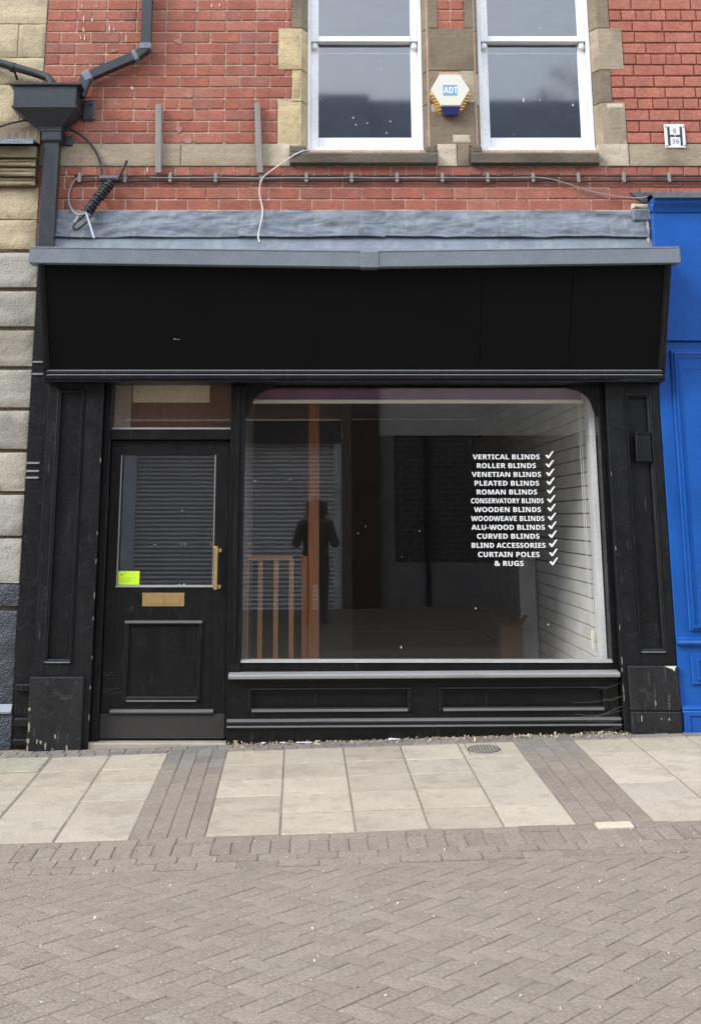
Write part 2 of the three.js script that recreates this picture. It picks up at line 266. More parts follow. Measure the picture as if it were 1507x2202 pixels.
{
  const P = planeGroup('pavement', 0, .12, -FALL, 'light concrete slab pavement with brick strips in front of the shop');
  part('bedding', cb(-6, 7, -.12, -.006, -.45, 2.435, .001), jointMat, P);
  const r = rng(77), W = .3715, rows = [.15, .528, .868, 1.225, 1.582, 1.945], J = .0045;
  const slab = (x0, x1, z0, z1) => { const dy = (r() - .5) * .005; const g = cb(x0 + J, x1 - J, -.05 + dy, dy, z0 + .006, z1 - .006, .005, r() * 9, r() * 9); g.rotateZ(0); part('paving_slab', g, paveMats[Math.floor(r() * 4)], P); };
  const cols = [-1.006 - 8 * W, -1.006 - 7 * W, -1.006 - 6 * W, -1.006 - 5 * W, -1.006 - 4 * W, -1.006 - 3 * W, -1.006 - 2 * W, -1.006 - W, -1.006]; const mid = [-.635, -.264, .112, .478, .848, 1.21], right = [1.595, 1.96, 2.33, 2.7, 3.07, 3.44];
  for (const cs of [cols, mid, right]) for (let i = 0; i + 1 < cs.length; i++) for (let k = 0; k < 5; k++) {
    if (cs === mid && i === 4 && k === 0) { slab(cs[i], cs[i + 1] - .0, .45, rows[1]); continue; }
    if (cs === cols && k === 0 && i < 6) continue;
    slab(cs[i], cs[i + 1], rows[k], rows[k + 1]);
  }
  // corner around the small iron cover, cut slabs
  { const x0 = .848, x1 = 1.21; part('paving_slab', cb(x0 + J, .885, -.05, 0, .154, .446, .003, 1, 2), paveMats[2], P); part('paving_slab', cb(1.09, x1 - J, -.05, .001, .154, .446, .003, 3, 2), paveMats[0], P);
    const sh = new THREE.Shape([[.889, .154], [1.086, .154], [1.086, .446], [.889, .446]].map(p => new THREE.Vector2(...p))); const hole = new THREE.Path(); hole.absarc(.988, .335, .103, 0, 6.2832, true); sh.holes.push(hole);
    const g = new THREE.ExtrudeGeometry(sh, { depth: .05, bevelEnabled: false, curveSegments: 24 }); g.rotateX(Math.PI / 2); part('cover_surround', fin(g, 4, 4), paveMats[1], P); }
  const geoCache = {};
  const paver = (list, x0, x1, z0, z1) => { const w = Math.round((x1 - x0) * 200) / 200, d = Math.round((z1 - z0) * 200) / 200, v = Math.floor(r() * 4), key = [w, d, v].join(); geoCache[key] ??= cb(-w / 2 + .002, w / 2 - .002, -.05, 0, -d / 2 + .002, d / 2 - .002, .004, v * 3.7, v * 1.9);
    const m = shade(new THREE.Mesh(geoCache[key], list[Math.floor(r() * list.length)])); m.name = 'paver'; m.position.set((x0 + x1) / 2, (r() - .5) * .005, (z0 + z1) / 2); m.rotation.set((r() - .5) * .008, (r() - .5) * .014, (r() - .5) * .01); P.add(m); };
  // four-wide paver strips running out from the shop
  for (const [a, b] of [[-1.006, -.635], [1.21, 1.595]]) for (let i = 0; i < 4; i++) { const x0 = a + (b - a) * i / 4, x1 = a + (b - a) * (i + 1) / 4; let z = .06 + (i % 2 ? .1 : .0); if (i % 2) paver(greyPaver, x0, x1, .06, z); while (z < 1.94) { const e = Math.min(z + .188, 1.945); if (e - z > .04) paver(z < .35 ? greyPaver : taupe, x0, x1, z, e); z = e; } }
  // row of setts along the foot of the shopfront
  for (let x = -2.6; x < 3.5; x += .093) { if ((x > -1.04 && x < -.62) || (x > 1.17 && x < 1.6)) continue; paver(greyPaver, x, x + .093, .06, .148); }
  for (let x = -2.6; x < 3.5; x += .1) paver(greyPaver, x, x + .1, -.03, .056);
  // edging: a stretcher course, a soldier course, two stretcher courses
  for (let x = -4.133; x < 3.1; x += .187) { if (Math.abs(x + .09 - 1.41) < .1) { part('paver', cb(x + .003, x + .184, -.05, .008, 1.95, 2.038, .006, 7, 3), mat([.66, .6, .5], .9, { map: slabTex }), P, { label: 'pale stone paver' }); continue; } paver(taupe, x, x + .187, 1.948, 2.042); }
  for (let x = -4.046; x < 3.2; x += .0935) paver(taupe, x, x + .0935, 2.044, 2.232);
  for (let k = 0; k < 2; k++) for (let x = -4.1 - k * .09; x < 3.2; x += .187) paver(taupe, x, x + .187, 2.234 + k * .095, 2.328 + k * .095);
  // flagstones at the foot of the stone building
  part('paving_slab', cb(-3.4, -2.14, -.05, .004, .02, .3, .006, 3, 8), mat([.33, .31, .24], .95, { map: stoneTex }), P); part('paving_slab', cb(-2.13, -1.76, -.05, .002, .155, .5, .006, 5, 8), mat([.4, .38, .31], .95, { map: stoneTex }), P);
}
{
  const S = planeGroup('street', 0, 2.56, .0165, 'taupe block paved street laid in a herringbone pattern');
  part('bedding', cb(-30, 30, -.12, -.0035, -.004, 9.4, .001), sandMat, S);
  const r = rng(99), w = .086, list = [], c45 = Math.SQRT1_2;
  // 45 degree herringbone: unit cells of L-shaped pairs
  for (let i = -76; i < 76; i++) for (let j = -76; j < 76; j++) for (const hor of [0, 1]) {
    const k = ((i - j) % 4 + 4) % 4; let a0, b0, la, lb;
    if (hor) { if (k !== 0) continue; a0 = i; b0 = j; la = 2; lb = 1; } else { if (k !== 3) continue; a0 = i; b0 = j; la = 1; lb = 2; }
    const ca = (a0 + la / 2) * w, cbb = (b0 + lb / 2) * w, x = (ca + cbb) * c45, z = (ca - cbb) * c45;
    if (z < -.1 || z > 3.2 || Math.abs(x) > 3.2) continue;
    list.push({ x, z, hor, corners: [[a0, b0], [a0 + la, b0], [a0 + la, b0 + lb], [a0, b0 + lb]].map(([p, q]) => [(p * w + q * w) * c45, (p * w - q * w) * c45]) });
  }
  const inView = q => { const half = (EYE[2] - 2.56 - q.z) * .33; return Math.abs(q.x - .1) < half + .05 && q.z < 1.75; };
  const size = q => (inView(q) ? 10 : 0) + q.z * .3 - Math.abs(q.x) * .1; list.sort((a, b) => size(b) - size(a));
  const geos = [0, 1].map(h => [0, 1, 2].map(v => { const g = cb(-w + .0021, w - .0021, -.05, 0, -w / 2 + .0021, w / 2 - .0021, .0022, v * 2.3 + h, v * 1.1); g.rotateY(h ? -Math.PI / 4 : Math.PI / 4); return g; }));
  const rest = []; let n = 0;
  for (const q of list) {
    const cut = q.corners.some(c => c[1] < 0); const dy = (r() - .5) * .0025, v = Math.floor(r() * 3), m = taupe[Math.floor(r() * taupe.length)];
    if (cut) { let poly = []; const C = q.corners; for (let i = 0; i < 4; i++) { const a = C[i], b = C[(i + 1) % 4]; if (a[1] >= 0) poly.push(a); if ((a[1] < 0) !== (b[1] < 0)) { const t = a[1] / (a[1] - b[1]); poly.push([a[0] + (b[0] - a[0]) * t, 0]); } }
      if (poly.length < 3) continue; const cx = poly.reduce((s, p) => s + p[0], 0) / poly.length, cz = poly.reduce((s, p) => s + p[1], 0) / poly.length; poly = poly.map(p => [p[0] + (cx - p[0]) * .03, p[1] + (cz - p[1]) * .03]);
      const g = prismY(poly, -.05, dy - .001); if (n < 300) { part('paver', g, m, S); n++; } else rest.push(g); continue; }
    if (n < 300 && inView(q)) { const o = shade(new THREE.Mesh(geos[q.hor][v], m)); o.name = 'paver'; o.position.set(q.x, dy, q.z); o.rotation.set((r() - .5) * .006, (r() - .5) * .012, (r() - .5) * .006); S.add(o); n++; }
    else rest.push(geos[q.hor][v].clone().translate(q.x, dy, q.z));
  }
  part('paver_field', rest, taupe[0], S, { kind: 'stuff' });
}
{ const g = new THREE.PlaneGeometry(240, 240).toNonIndexed(); g.rotateX(-Math.PI / 2); g.translate(0, -.35, 0); const o = setting('ground', [0, -.35, 0]); part('ground_sheet', fin(g), mat([.2, .19, .17], .95, { map: paverTex }), o); }

// ───────────────────────── brick building with sash windows ─────────────────────────
const HOUSE = thing('brick_building', 'red brick building with stone dressings and two white sash windows over the shop', 'building', [0, .1, -.3]);
const CH = .0898, Y0 = 4.262, PITCH = .229, BX0 = -2.135, BXR = 4.6, TOP = 8.2;
const O1 = { a: -.185, b: .785, fa: -.142, fb: .742 }, O2 = { a: 1.12, b: 2.08, fa: 1.165, fb: 2.035 }, SILL = 4.215;
{ // backing masonry round the openings
  const z0 = -.32, z1 = -.007, b = [[BX0, -.2, 3.4, TOP], [.77, 1.14, SILL, TOP], [-.2, 2.1, 3.4, SILL], [-.2, .77, 6.2, TOP], [1.14, 2.1, 6.2, TOP]];
  part('wall_core', b.map(q => cb(...q, z0, z1, .0005)), M.mortar, HOUSE);
  part('wall_core', [cb(2.1, BXR + 4, 4.25, TOP, z0, -.011, .0005), cb(2.1, BXR + 4, 3.4, 4.25, z0, -.007, .0005)], M.redMortar, HOUSE);
}
{
  const r = rng(5), cache = {}, all = [];
  const geo = (w, h, v) => { w = Math.round(w * 250) / 250; h = Math.round(h * 500) / 500; const k = [w, h, v].join(); return cache[k] ??= (() => { const g = cb(-w / 2 + .0045, w / 2 - .0045, -h / 2 + .0045, h / 2 - .0045, -.05, 0, .0035 + .001 * (v % 3), v * 1.31, v * .77), p = g.attributes.position; for (let i = 0; i < p.count; i++) { const a = Math.round(p.getX(i) * 1000), b = Math.round(p.getY(i) * 1000); p.setXYZ(i, p.getX(i) + (H2(a, b, v) - .5) * .003, p.getY(i) + (H2(a, b, v + 9) - .5) * .003, p.getZ(i)); } return g; })(); };
  const row = (xa, xb, y0, y1, unit, first, set, ragged) => { let x = xa, w = first; while (x < xb - .02) { let e = Math.min(x + w, xb); if (xb - e < .03) e = xb; all.push({ x0: x, x1: e, y0, y1, set, ragged }); x = e; w = unit; } };
  for (let k = 0; k < 44; k++) {
    const y0 = Y0 + k * CH, y1 = y0 + CH, head = k % 4 === 3, u = head ? PITCH / 2 : PITCH, ym = (y0 + y1) / 2, st = k % 4;
    const f = head ? PITCH / 2 : st === 1 ? PITCH * .48 : PITCH;
    const q = ym > 5.19 ? -.258 : ym > 4.85 ? -.362 : ym > 4.595 ? -.255 : -.36; row(BX0, ym > 6.2 ? 2.17 : q, y0, y1, u, f, BR);
    if (ym < 6.2) { if (ym > 5.19) row(.854, 1.065, y0, y1, .1, .1, BR); else if (ym > 4.6 && ym < 4.84) row(.848, 1.02, y0, y1, head ? .114 : .2, head ? .05 : .13, BR); }
    const qr = ym > 5.19 ? 2.17 : ym > 4.85 ? 2.262 : ym > 4.59 ? 2.157 : 2.252; row(qr, BXR, y0, y1, u, head ? .1 : st === 1 ? .1 : .18, BRR, true);
  }
  row(BX0, BXR, 4.012, 4.086, PITCH / 2, .1, BR); row(BX0, BXR, 3.922, 4.012, PITCH, .2, BR); row(BX0, BXR, 3.832, 3.922, PITCH, .11, BR); row(BX0, BXR, 3.742, 3.832, PITCH, .2, BR); row(BX0, BXR, 3.652, 3.742, PITCH, .1, BR);
  const seen = b => b.x0 < 2.9 && b.y0 < 5.45 && b.y1 > 3.75; const rest = []; let n = 0;
  all.sort((a, b) => (seen(b) - seen(a)) || ((b.x1 - b.x0) - (a.x1 - a.x0)));
  for (const b of all) { const g = geo(b.x1 - b.x0, b.y1 - b.y0, Math.floor(r() * 8)), m = b.set[Math.floor(r() * b.set.length * .999)], z = (r() - .5) * .004 + (b.ragged ? .002 : 0), x = (b.x0 + b.x1) / 2, y = (b.y0 + b.y1) / 2;
    if (n < 300 && seen(b)) { put('brick', g, m, HOUSE, x, y, z, (r() - .5) * .012, (r() - .5) * .006); n++; } else rest.push(g.clone().translate(x, y, z)); }
  part('brick_courses', rest, BR[0], HOUSE, { kind: 'stuff' });
}
{ // dressed stone round the windows
  const J = .0035; let s = 10;
  const jamb = (xo, xf, xr, y0, y1, m) => { // outer edge, front arris, splayed reveal edge
    part('jamb_stone', prismY([[xo, .004], [xf, .004], [xr, -.075], [xr, -.3], [xo, -.3]], y0 + J, y1 - J), m, HOUSE); if (m === ST.cream) { const a = Math.min(xo, xf), b = Math.max(xo, xf); part('stone_face', roughBlock(a, b - .004, y0 + J, y1 - J, -.01, .008, .0035, s++), m, HOUSE); } };
  for (const [xo, y0, y1, m] of [[-.258, 5.19, 6.2, ST.brown], [-.36, 4.85, 5.19, ST.cream], [-.255, 4.597, 4.85, ST.cream], [-.36, 4.24, 4.597, ST.cream]]) jamb(xo, O1.a, O1.fa, y0, y1, m);
  for (const [xo, y0, y1, m] of [[.854, 5.19, 6.2, ST.brown], [.846, 4.585, 4.845, ST.brown]]) jamb(xo, O1.b, O1.fb, y0, y1, m);
  for (const [xo, y0, y1, m] of [[1.065, 5.19, 6.2, ST.brown], [1.022, 4.585, 4.845, ST.pale]]) jamb(xo, O2.a, O2.fa, y0, y1, m);
  for (const [y0, y1] of [[4.845, 5.19], [4.24, 4.585]]) part('pier_stone', prismY([[O1.fb, -.3], [O1.fb, -.075], [O1.b, .004], [O2.a, .004], [O2.fa, -.075], [O2.fa, -.3]], y0 + J, y1 - J), ST.brown, HOUSE);
  part('lime_patch', roughBlock(.785, .87, 4.5, 4.58, 0, .0065, .002, 31, 6, 6), ST.pale, HOUSE); part('lime_patch', roughBlock(.93, 1.1, 4.26, 4.34, 0, .0065, .002, 33, 6, 6), ST.pale, HOUSE);
  for (const [xo, y0, y1, m] of [[2.17, 5.19, 6.2, ST.brown], [2.262, 4.85, 5.19, ST.grey], [2.157, 4.59, 4.85, ST.brown], [2.252, 4.24, 4.59, ST.grey]]) jamb(xo, O2.b, O2.fb, y0, y1, m === ST.grey ? ST.band : m);
  part('lime_patch', roughBlock(2.11, 2.25, 4.53, 4.585, 0, .0075, .003, 35, 8, 5), ST.pale, HOUSE);
  // string course
  const band = (x0, x1, m, zz = .012) => part('string_course_stone', roughBlock(x0 + J, x1 - J, 4.088, 4.258, -.06, zz, .0025, s++, 14, 6, .006), m, HOUSE);
  band(BX0, -1.08, ST.band); band(-1.08, -.5, ST.band); band(-.5, -.262, ST.pale); band(.83, .98, ST.pale); band(.98, 1.075, ST.brown); band(2.03, 2.26, ST.pale); band(2.26, 3.3, ST.band); band(3.3, 4.4, ST.band);
  for (const [x0, x1, o] of [[-.26, .826, O1], [1.078, 2.026, O2]]) {
    part('window_sill', barX([[.02, 4.09], [.055, 4.1], [.06, 4.165], [.052, 4.178], [-.2, 4.214], [-.2, 4.09]], x0, x1), ST.sill, HOUSE);
    for (const [a, b] of [[x0, o.fa], [o.fb, x1]]) if (b - a > .03) part('sill_stool', cb(a + .004, b - .002, 4.18, 4.239, -.08, .03, .012), ST.sill, HOUSE);
  }
}
for (const o of [O1, O2]) { // sash windows
  const wn = sub('sash_window', HOUSE, [(o.fa + o.fb) / 2, SILL, -.1]), a = o.fa + .002, b = o.fb - .002, T = 6.2, bw = .028, st = .056;
  part('box_frame', [cb(a, a + bw, SILL + .03, T, -.2, -.078, .004), cb(b - bw, b, SILL + .03, T, -.2, -.078, .004), barX([[-.068, SILL + .004], [-.068, SILL + .04], [-.2, SILL + .05], [-.2, SILL + .004]], a, b)], M.white, wn);
  const x0 = a + bw + .001, x1 = b - bw - .001, mr = 5.158;
  part('upper_sash', [cb(x0, x0 + st, mr - .04, T, -.128, -.09, .004), cb(x1 - st, x1, mr - .04, T, -.128, -.09, .004), cb(x0 + st, x1 - st, mr - .042, mr + .005, -.128, -.088, .006)], M.white, wn);
  part('sash_horn', [cb(x0 + .006, x0 + st - .006, mr - .1, mr - .041, -.125, -.095, .014), cb(x1 - st + .006, x1 - .006, mr - .1, mr - .041, -.125, -.095, .014)], M.white, wn);
  part('upper_pane', cb(x0 + st - .004, x1 - st + .004, mr + .004, T, -.1105, -.11, .0001), M.sashGlass, wn);
  part('lower_sash', [cb(x0, x0 + st, SILL + .05, mr + .004, -.17, -.132, .004), cb(x1 - st, x1, SILL + .05, mr + .004, -.17, -.132, .004), cb(x0 + st, x1 - st, mr - .04, mr + .004, -.17, -.134, .004), cb(x0 + st, x1 - st, SILL + .05, 4.353, -.17, -.131, .006)], M.white, wn);
  part('lower_pane', cb(x0 + st - .004, x1 - st + .004, 4.35, mr - .038, -.1505, -.15, .0001), M.sashGlass, wn);
}
{ // the room behind the sashes
  const R = setting('upper_room', [1, 4, -2]);
  part('room_wall', [cb(-2.1, 4, 3.95, 6.4, -3.6, -3.5, .001), cb(-2.2, -2.1, 3.95, 6.4, -3.5, -.33, .001), cb(4, 4.1, 3.95, 6.4, -3.5, -.33, .001)], M.room, R);
  part('room_floor', cb(-2.1, 4, 3.85, 3.95, -3.5, -.33, .001), M.room, R); part('room_ceiling', cb(-2.1, 4, 6.4, 6.5, -3.5, -.33, .001), M.room, R);
}

// ───────────────────────── black shopfront ─────────────────────────
const SHOP = thing('shopfront', 'black painted empty shopfront with glazed door and large display window', 'shopfront', [.2, .1, .05]);
{ // gutter, lead and fascia
  const gz = .6, jx = .3, yL = 3.331, yM = 3.302, yR = 3.331, hgt = .106;
  const run = (xa, ya, xb, yb) => { const k = (yb - ya) / (xb - xa); const g = [cb(xa, xb, -hgt, 0, gz - .012, gz, .003), cb(xa, xb, -hgt, -hgt + .012, gz - .11, gz - .011, .003), cb(xa, xb, -hgt, -.004, gz - .122, gz - .11, .003), cb(xa, xb, -.004, .006, gz - .03, gz + .004, .003)]; const m = mergeGeometries(g), p = m.attributes.position; for (let i = 0; i < p.count; i++) p.setY(i, p.getY(i) + ya + k * (p.getX(i) - xa)); return m; };
  part('gutter', run(-2.009, yL, jx, yM), M.gutter, SHOP); part('gutter', run(jx, yM, 2.404, yR), M.gutter, SHOP);
  part('gutter_union', cb(jx - .065, jx + .06, yM - hgt - .006, yM + .002, gz - .126, gz + .008, .004), M.gutter, SHOP);
  for (const [x, y] of [[-2.009, yL], [2.404, yR]]) part('gutter_end_cap', cb(x - (x < 0 ? .003 : -.0), x + (x < 0 ? 0 : .003), y - hgt + .002, y - .008, gz - .12, gz - .002, .001), M.gutter, SHOP);
  // sloping lead roof between wall and gutter
  const grid = (x0, x1, nx, ny, fn, seed) => { const g = new THREE.PlaneGeometry(1, 1, nx, ny).toNonIndexed(), p = g.attributes.position; for (let i = 0; i < p.count; i++) { const u = p.getX(i) + .5, v = p.getY(i) + .5; p.setXYZ(i, ...fn(x0 + (x1 - x0) * u, v)); } g.deleteAttribute('normal'); g.computeVertexNormals(); return fin(g, seed, seed, 1.2); };
  part('lead_roof', grid(-1.985, 2.385, 120, 10, (x, v) => { const n = fbm(x * 4 + 30, v * 2 + 3, 4096, 8, 4) - .5, up = v > .4; return [x, up ? 3.44 + (v - .4) / .6 * .14 : 3.3 + v / .4 * .14, (up ? .075 - (v - .4) / .6 * .06 : .5 - v / .4 * .425) + n * .012]; }, 2), M.lead, SHOP);
  let s = 0;
  for (const [x0, x1, dz] of [[-1.975, -.62, 0], [-.64, .432, .006], [.425, 2.357, .003]]) { s++;
    part('lead_flashing', grid(x0, x1, Math.round((x1 - x0) * 70), 14, (x, v) => { const e = Math.min(1, (x1 - x) / .05, (x - x0) / .05), n = fbm(x * 4.5 + 40 + s * 9, v * 1.6 + 3, 4096, 50 + s, 4) - .5, cr = 1 - Math.abs(fbm(x * 3.4 + s, v * 3 + x * .4, 4096, 80 + s, 4) - .5) * 4; return [x, 3.536 + v * .203 + (v < .05 ? n * .018 : 0), .024 + dz + .03 * (1 - v) + (n * .026 + cr * .013) * (.35 + .65 * Math.sin(v * 2.6)) * (.4 + .6 * e)]; }, s * 3), M.lead, SHOP); }
  part('lead_flashing', cb(2.245, 2.385, 3.655, 3.745, .0, .058, .01), M.lead, SHOP);
  part('mortar_fillet', roughBlock(-1.97, 2.33, 3.733, 3.748, -.01, .016, .006, 71, 90, 2, .006), mat([.62, .5, .42], .95, { map: soilTex }), SHOP);
  // tilted fascia: everything between (z .55, y 3.2) and (z .2, y 2.5)
  const yT = 3.225, yB = 2.512, zT = .55, zB = .2, k = (zT - zB) / (yT - yB), zf = y => zB + (y - yB) * k;
  const F = sub('fascia', SHOP, [.2, 2.5, .2]);
  const shear = g => { const p = g.attributes.position; for (let i = 0; i < p.count; i++) p.setZ(i, p.getZ(i) + zf(p.getY(i))); g.computeVertexNormals(); return g; };
  for (const [a, b] of [[-1.925, 1.07], [1.073, 1.688], [1.6915, 2.318]]) part('fascia_board', shear(cb(a, b, 2.55, yT + .02, -.03, -.008, .0015)), M.fascia, F);
  part('fascia_backing', shear(cb(-1.925, 2.318, 2.55, yT + .02, -.05, -.031, .001)), M.fascia, F);
  part('fascia_rail', [barX([[zf(2.512) - .03, 2.478], [zf(2.512) + .022, 2.478], [zf(2.512) + .026, 2.5], [zf(2.512) + .012, 2.516], [zf(2.53) + .014, 2.524], [zf(2.53) + .012, 2.536], [zf(2.548) - .006, 2.55], [zf(2.548) - .05, 2.55]], -1.95, 2.352)], M.black, F);
  for (const [y, dz] of [[2.541, .01], [2.511, .024]]) part('worn_sheen_ledge', barX([[zf(y) - .03, y - .004], [zf(y) + dz, y - .004], [zf(y) + dz - .002, y + .002], [zf(y) - .03, y + .01]], -1.935, 2.335), mat([.2, .195, .19], .6, { map: plainTex }), F);  // worn, dusty upper edge; its pale grey also paints the sky sheen
  part('fascia_stile', [shear(cb(-1.958, -1.93, 2.545, yT + .02, -.05, .012, .006)), shear(cb(-1.93, -1.918, 2.55, yT, -.03, .003, .003))], M.black, F);
  part('fascia_stile', [shear(cb(2.33, 2.356, 2.545, yT + .02, -.05, .012, .006)), shear(cb(2.312, 2.327, 2.55, yT, -.03, .003, .003))], M.black, F);
  for (const x of [-1.96, 2.345]) part('fascia_cheek', extr([[.0, 2.47], [zB + .0, 2.47], [zT - .02, yT + .02], [.0, yT + .02]], (z, y, a) => [a, y, z], x, x + .012), M.black, F);
  part('soffit', cb(-1.95, 2.35, 2.462, 2.474, -.02, zB + .015, .002), M.black, F);
  part('screw_tear', [cb(-1.05, -1.036, 2.743, 2.75, zf(2.745) - .01, zf(2.745) - .004, .001), cb(-1.03, -1.01, 2.742, 2.746, zf(2.745) - .01, zf(2.745) - .004, .001)], M.bead, F);
}
// where a mark measured on the photograph lies on the upright plane z
function spot(u, v, z) { const a = (u - 700) / 2550, b = -(v - 487) / 2550, c = Math.cos(.24028), s = Math.sin(.24028), k = (EYE[2] - z) / (c - b * s); return [k * a, EYE[1] + k * (b * c + s)]; }
const base = (x) => gy(x, .12);
{ // pilasters
  const PL = (name, x0, x1, p0, p1, pb, pt, w0, w1, wy, lower) => {
    const z = .1, yb = base((x0 + x1) / 2) - .05, g = sub(name, SHOP, [(x0 + x1) / 2, yb, .1]);
    part('pilaster_board', [cb(x0, p0, yb, 2.47, -.02, z, .004), cb(p1, x1, yb, 2.47, -.02, z, .004), cb(p0, p1, pt, 2.47, -.02, z, .002), cb(p0, p1, yb, pb, -.02, z, .002), cb(p0 - .002, p1 + .002, pb - .01, pt + .01, -.02, z - .03, .001)], M.black, g);
    part('panel_moulding', moulding(p0 - .012, p1 + .012, pb - .012, pt + .012, [[0, z - .002], [.003, z + .01], [.012, z + .012], [.018, z + .003], [.026, z - .004], [.03, z - .03]]), M.black, g);
    part('plinth_block', cb(w0, w1, yb, lower ?? wy, -.02, z + .032, .006), M.plinthBlack, g); part('worn_sheen_ledge', barX([[z - .004, pb - .008], [z + .016, pb - .008], [z + .014, pb - .002], [z - .004, pb + .01]], p0, p1), mat([.12, .125, .14], .55, { map: plainTex }), g);
    if (lower) part('plinth_block', cb(w0, w1, lower + .003, wy, -.02, z + .03, .006), M.plinthBlack, g);
    return g;
  };
  PL('pilaster', -1.945, -1.558, -1.87, -1.70, .615, 2.415, -1.956, -1.6, .52);
  PL('pilaster', 1.965, 2.335, 2.105, 2.265, .68, 2.38, 2.005, 2.337, .588, .305);
  part('paint_chip', plateZ([[2.245, .589], [2.33, .589], [2.318, .583], [2.31, .556], [2.296, .57], [2.27, .578]], .1305, .1325), mat([.6, .57, .5], .9), SHOP);
  { const r = rng(61), bare = mat([.34, .3, .25], .9, { map: woodTex }); const chip = (x, y, z, w, h) => { const p = []; for (let i = 0; i < 9; i++) { const t = i / 9 * 6.283, k = .55 + .45 * r(); p.push([x + Math.cos(t) * w * k, y + Math.sin(t) * h * k]); } part('paint_chip', plateZ(p, z, z + .0008), bare, SHOP); };
    for (let i = 0; i < 4; i++) chip(-1.953 + r() * .012, .06 + r() * .42 * r(), .132, .004 + r() * .01, .012 + r() * .05); for (let i = 0; i < 6; i++) chip(-1.93 + r() * .32, .065 + r() * r() * .1, .132, .004 + r() * .006, .008 + r() * .025);
    for (let i = 0; i < 4; i++) chip(2.02 + r() * .3, .2 + r() * r() * .3, .132, .003 + r() * .004, .006 + r() * .02); for (let i = 0; i < 8; i++) chip(-1.56 + r() * .004, .15 + r() * 1.9, .1, .002 + r() * .002, .006 + r() * .03); for (let i = 0; i < 8; i++) chip(1.97 + r() * .004, .25 + r() * 2, .1, .002 + r() * .002, .006 + r() * .03); }
  // recessed return beside the stone building with old fixing straps
  part('side_return', cb(-2.083, -1.946, .02, 3.3, -.02, .045, .003), M.black, SHOP);
  for (const y of [2.62, 2.535, 1.915, 1.86, 1.815]) part('fixing_strap', cb(-2.08, -1.99, y - .007, y + .007, .046, .056, .002), M.worn, SHOP);
  for (const [y0, y1] of [[.42, .47], [.2, .26], [.09, .13]]) part('skirting_end', cb(-2.06, -1.958, y0, y1, .046, .09, .008), M.black, SHOP);
}
{ // door with its frame and fanlight
  const D = sub('door_frame', SHOP, [-1.1, .1, .0]);
  part('jamb', [cb(-1.557, -1.508, .05, 2.46, -.09, .03, .004)], M.doorBlack, D); part('mullion', [cb(-.668, -.57, .13, 2.46, -.09, .04, .006), cb(-.632, -.606, .6, 2.45, .04, .056, .006)], M.doorBlack, D);
  part('transom_bar', cb(-1.508, -.668, 2.078, 2.15, -.09, .03, .005), M.doorBlack, D);
  part('fanlight', cb(-1.508, -.668, 2.15, 2.46, -.0305, -.03, .0001), M.glass, D);
  part('glazing_bead', [barX([[-.028, 2.15], [.012, 2.15], [.004, 2.16], [-.028, 2.166]], -1.506, -.67)], M.bead, D);
  part('threshold', cb(-1.6, -.65, .02, .105, -.1, .085, .008), mat([.45, .42, .36], .9, { map: slabTex }), D);
  const L = sub('door', SHOP, [-1.1, .12, -.02]); const z0 = -.055, z1 = -.012;
  part('door_leaf', [cb(-1.504, -1.432, .118, 2.072, z0, z1, .002), cb(-.77, -.673, .118, 2.072, z0, z1, .002), cb(-1.432, -.77, 1.974, 2.072, z0, z1 - .0005, .001), cb(-1.432, -.77, .85, 1.086, z0, z1 - .0005, .001), cb(-1.432, -1.355, .118, .85, z0, z1 - .0005, .001), cb(-.845, -.77, .118, .85, z0, z1 - .0005, .001), cb(-1.356, -.844, .118, .362, z0, z1 - .001, .001)], M.doorBlack, L);
  part('door_panel', cb(-1.36, -.84, .355, .855, z0 + .008, z1 - .012, .001), M.doorBlack, L);
  part('panel_moulding', moulding(-1.362, -.838, .352, .862, [[0, z1 - .003], [.002, z1 + .014], [.012, z1 + .017], [.02, z1 + .008], [.028, z1 + .002], [.034, z1 - .012]]), M.doorBlack, L);
  for (const [a, b, y] of [[-1.362, -.838, .862], [-1.334, -.866, .362]]) part('worn_sheen_ledge', barX([[z1 - .004, y - .012], [z1 + .021, y - .012], [z1 + .019, y - .005], [z1 - .004, y + .005]], a, b), M.dull, L);
  part('door_pane', cb(-1.436, -.766, 1.083, 1.978, -.0365, -.036, .0001), M.glass, L);
  part('glazing_bead', [barX([[-.034, 1.083], [-.006, 1.083], [-.009, 1.091], [-.034, 1.097]], -1.438, -.764), cb(-1.436, -1.428, 1.09, 1.976, -.033, -.012, .002), cb(-.776, -.768, 1.09, 1.976, -.033, -.012, .002)], M.worn, L);
  part('worn_sheen_ledge', barX([[z1, .285], [z1 + .029, .284], [z1 + .027, .289], [z1, .3]], -1.44, -.75), M.dull, L); part('weather_board', [barX([[z1, .275], [z1 + .03, .275], [z1 + .026, .283], [z1, .298]], -1.44, -.75)], M.doorBlack, L);
  part('kick_board', cb(-1.506, -.672, .118, .272, z1, z1 + .016, .003), M.kick, L);
  part('letter_plate', [cb(-1.252, -.963, .957, 1.048, z1, z1 + .007, .003)], M.brass, L); part('letter_flap', cb(-1.222, -.992, .973, 1.026, z1 + .006, z1 + .011, .003), M.brass, L); part('letter_knocker', rod([-1.107, .985, z1 + .018], [-1.107, 1.022, z1 + .018], .006), M.brass, L);
  part('pull_handle', cb(-.764, -.737, 1.068, 1.358, z1 + .035, z1 + .052, .004), M.brass, L);
  for (const y of [1.085, 1.325]) part('handle_bracket', [cb(-.762, -.715, y - .012, y + .014, z1, z1 + .008, .002), cb(-.758, -.742, y - .008, y + .01, z1 + .004, z1 + .037, .002)], M.brass, L);
  part('lock_cylinder', rod([-.7, 1.235, z1], [-.7, 1.235, z1 + .006], .014), M.doorBlack, L); 
}
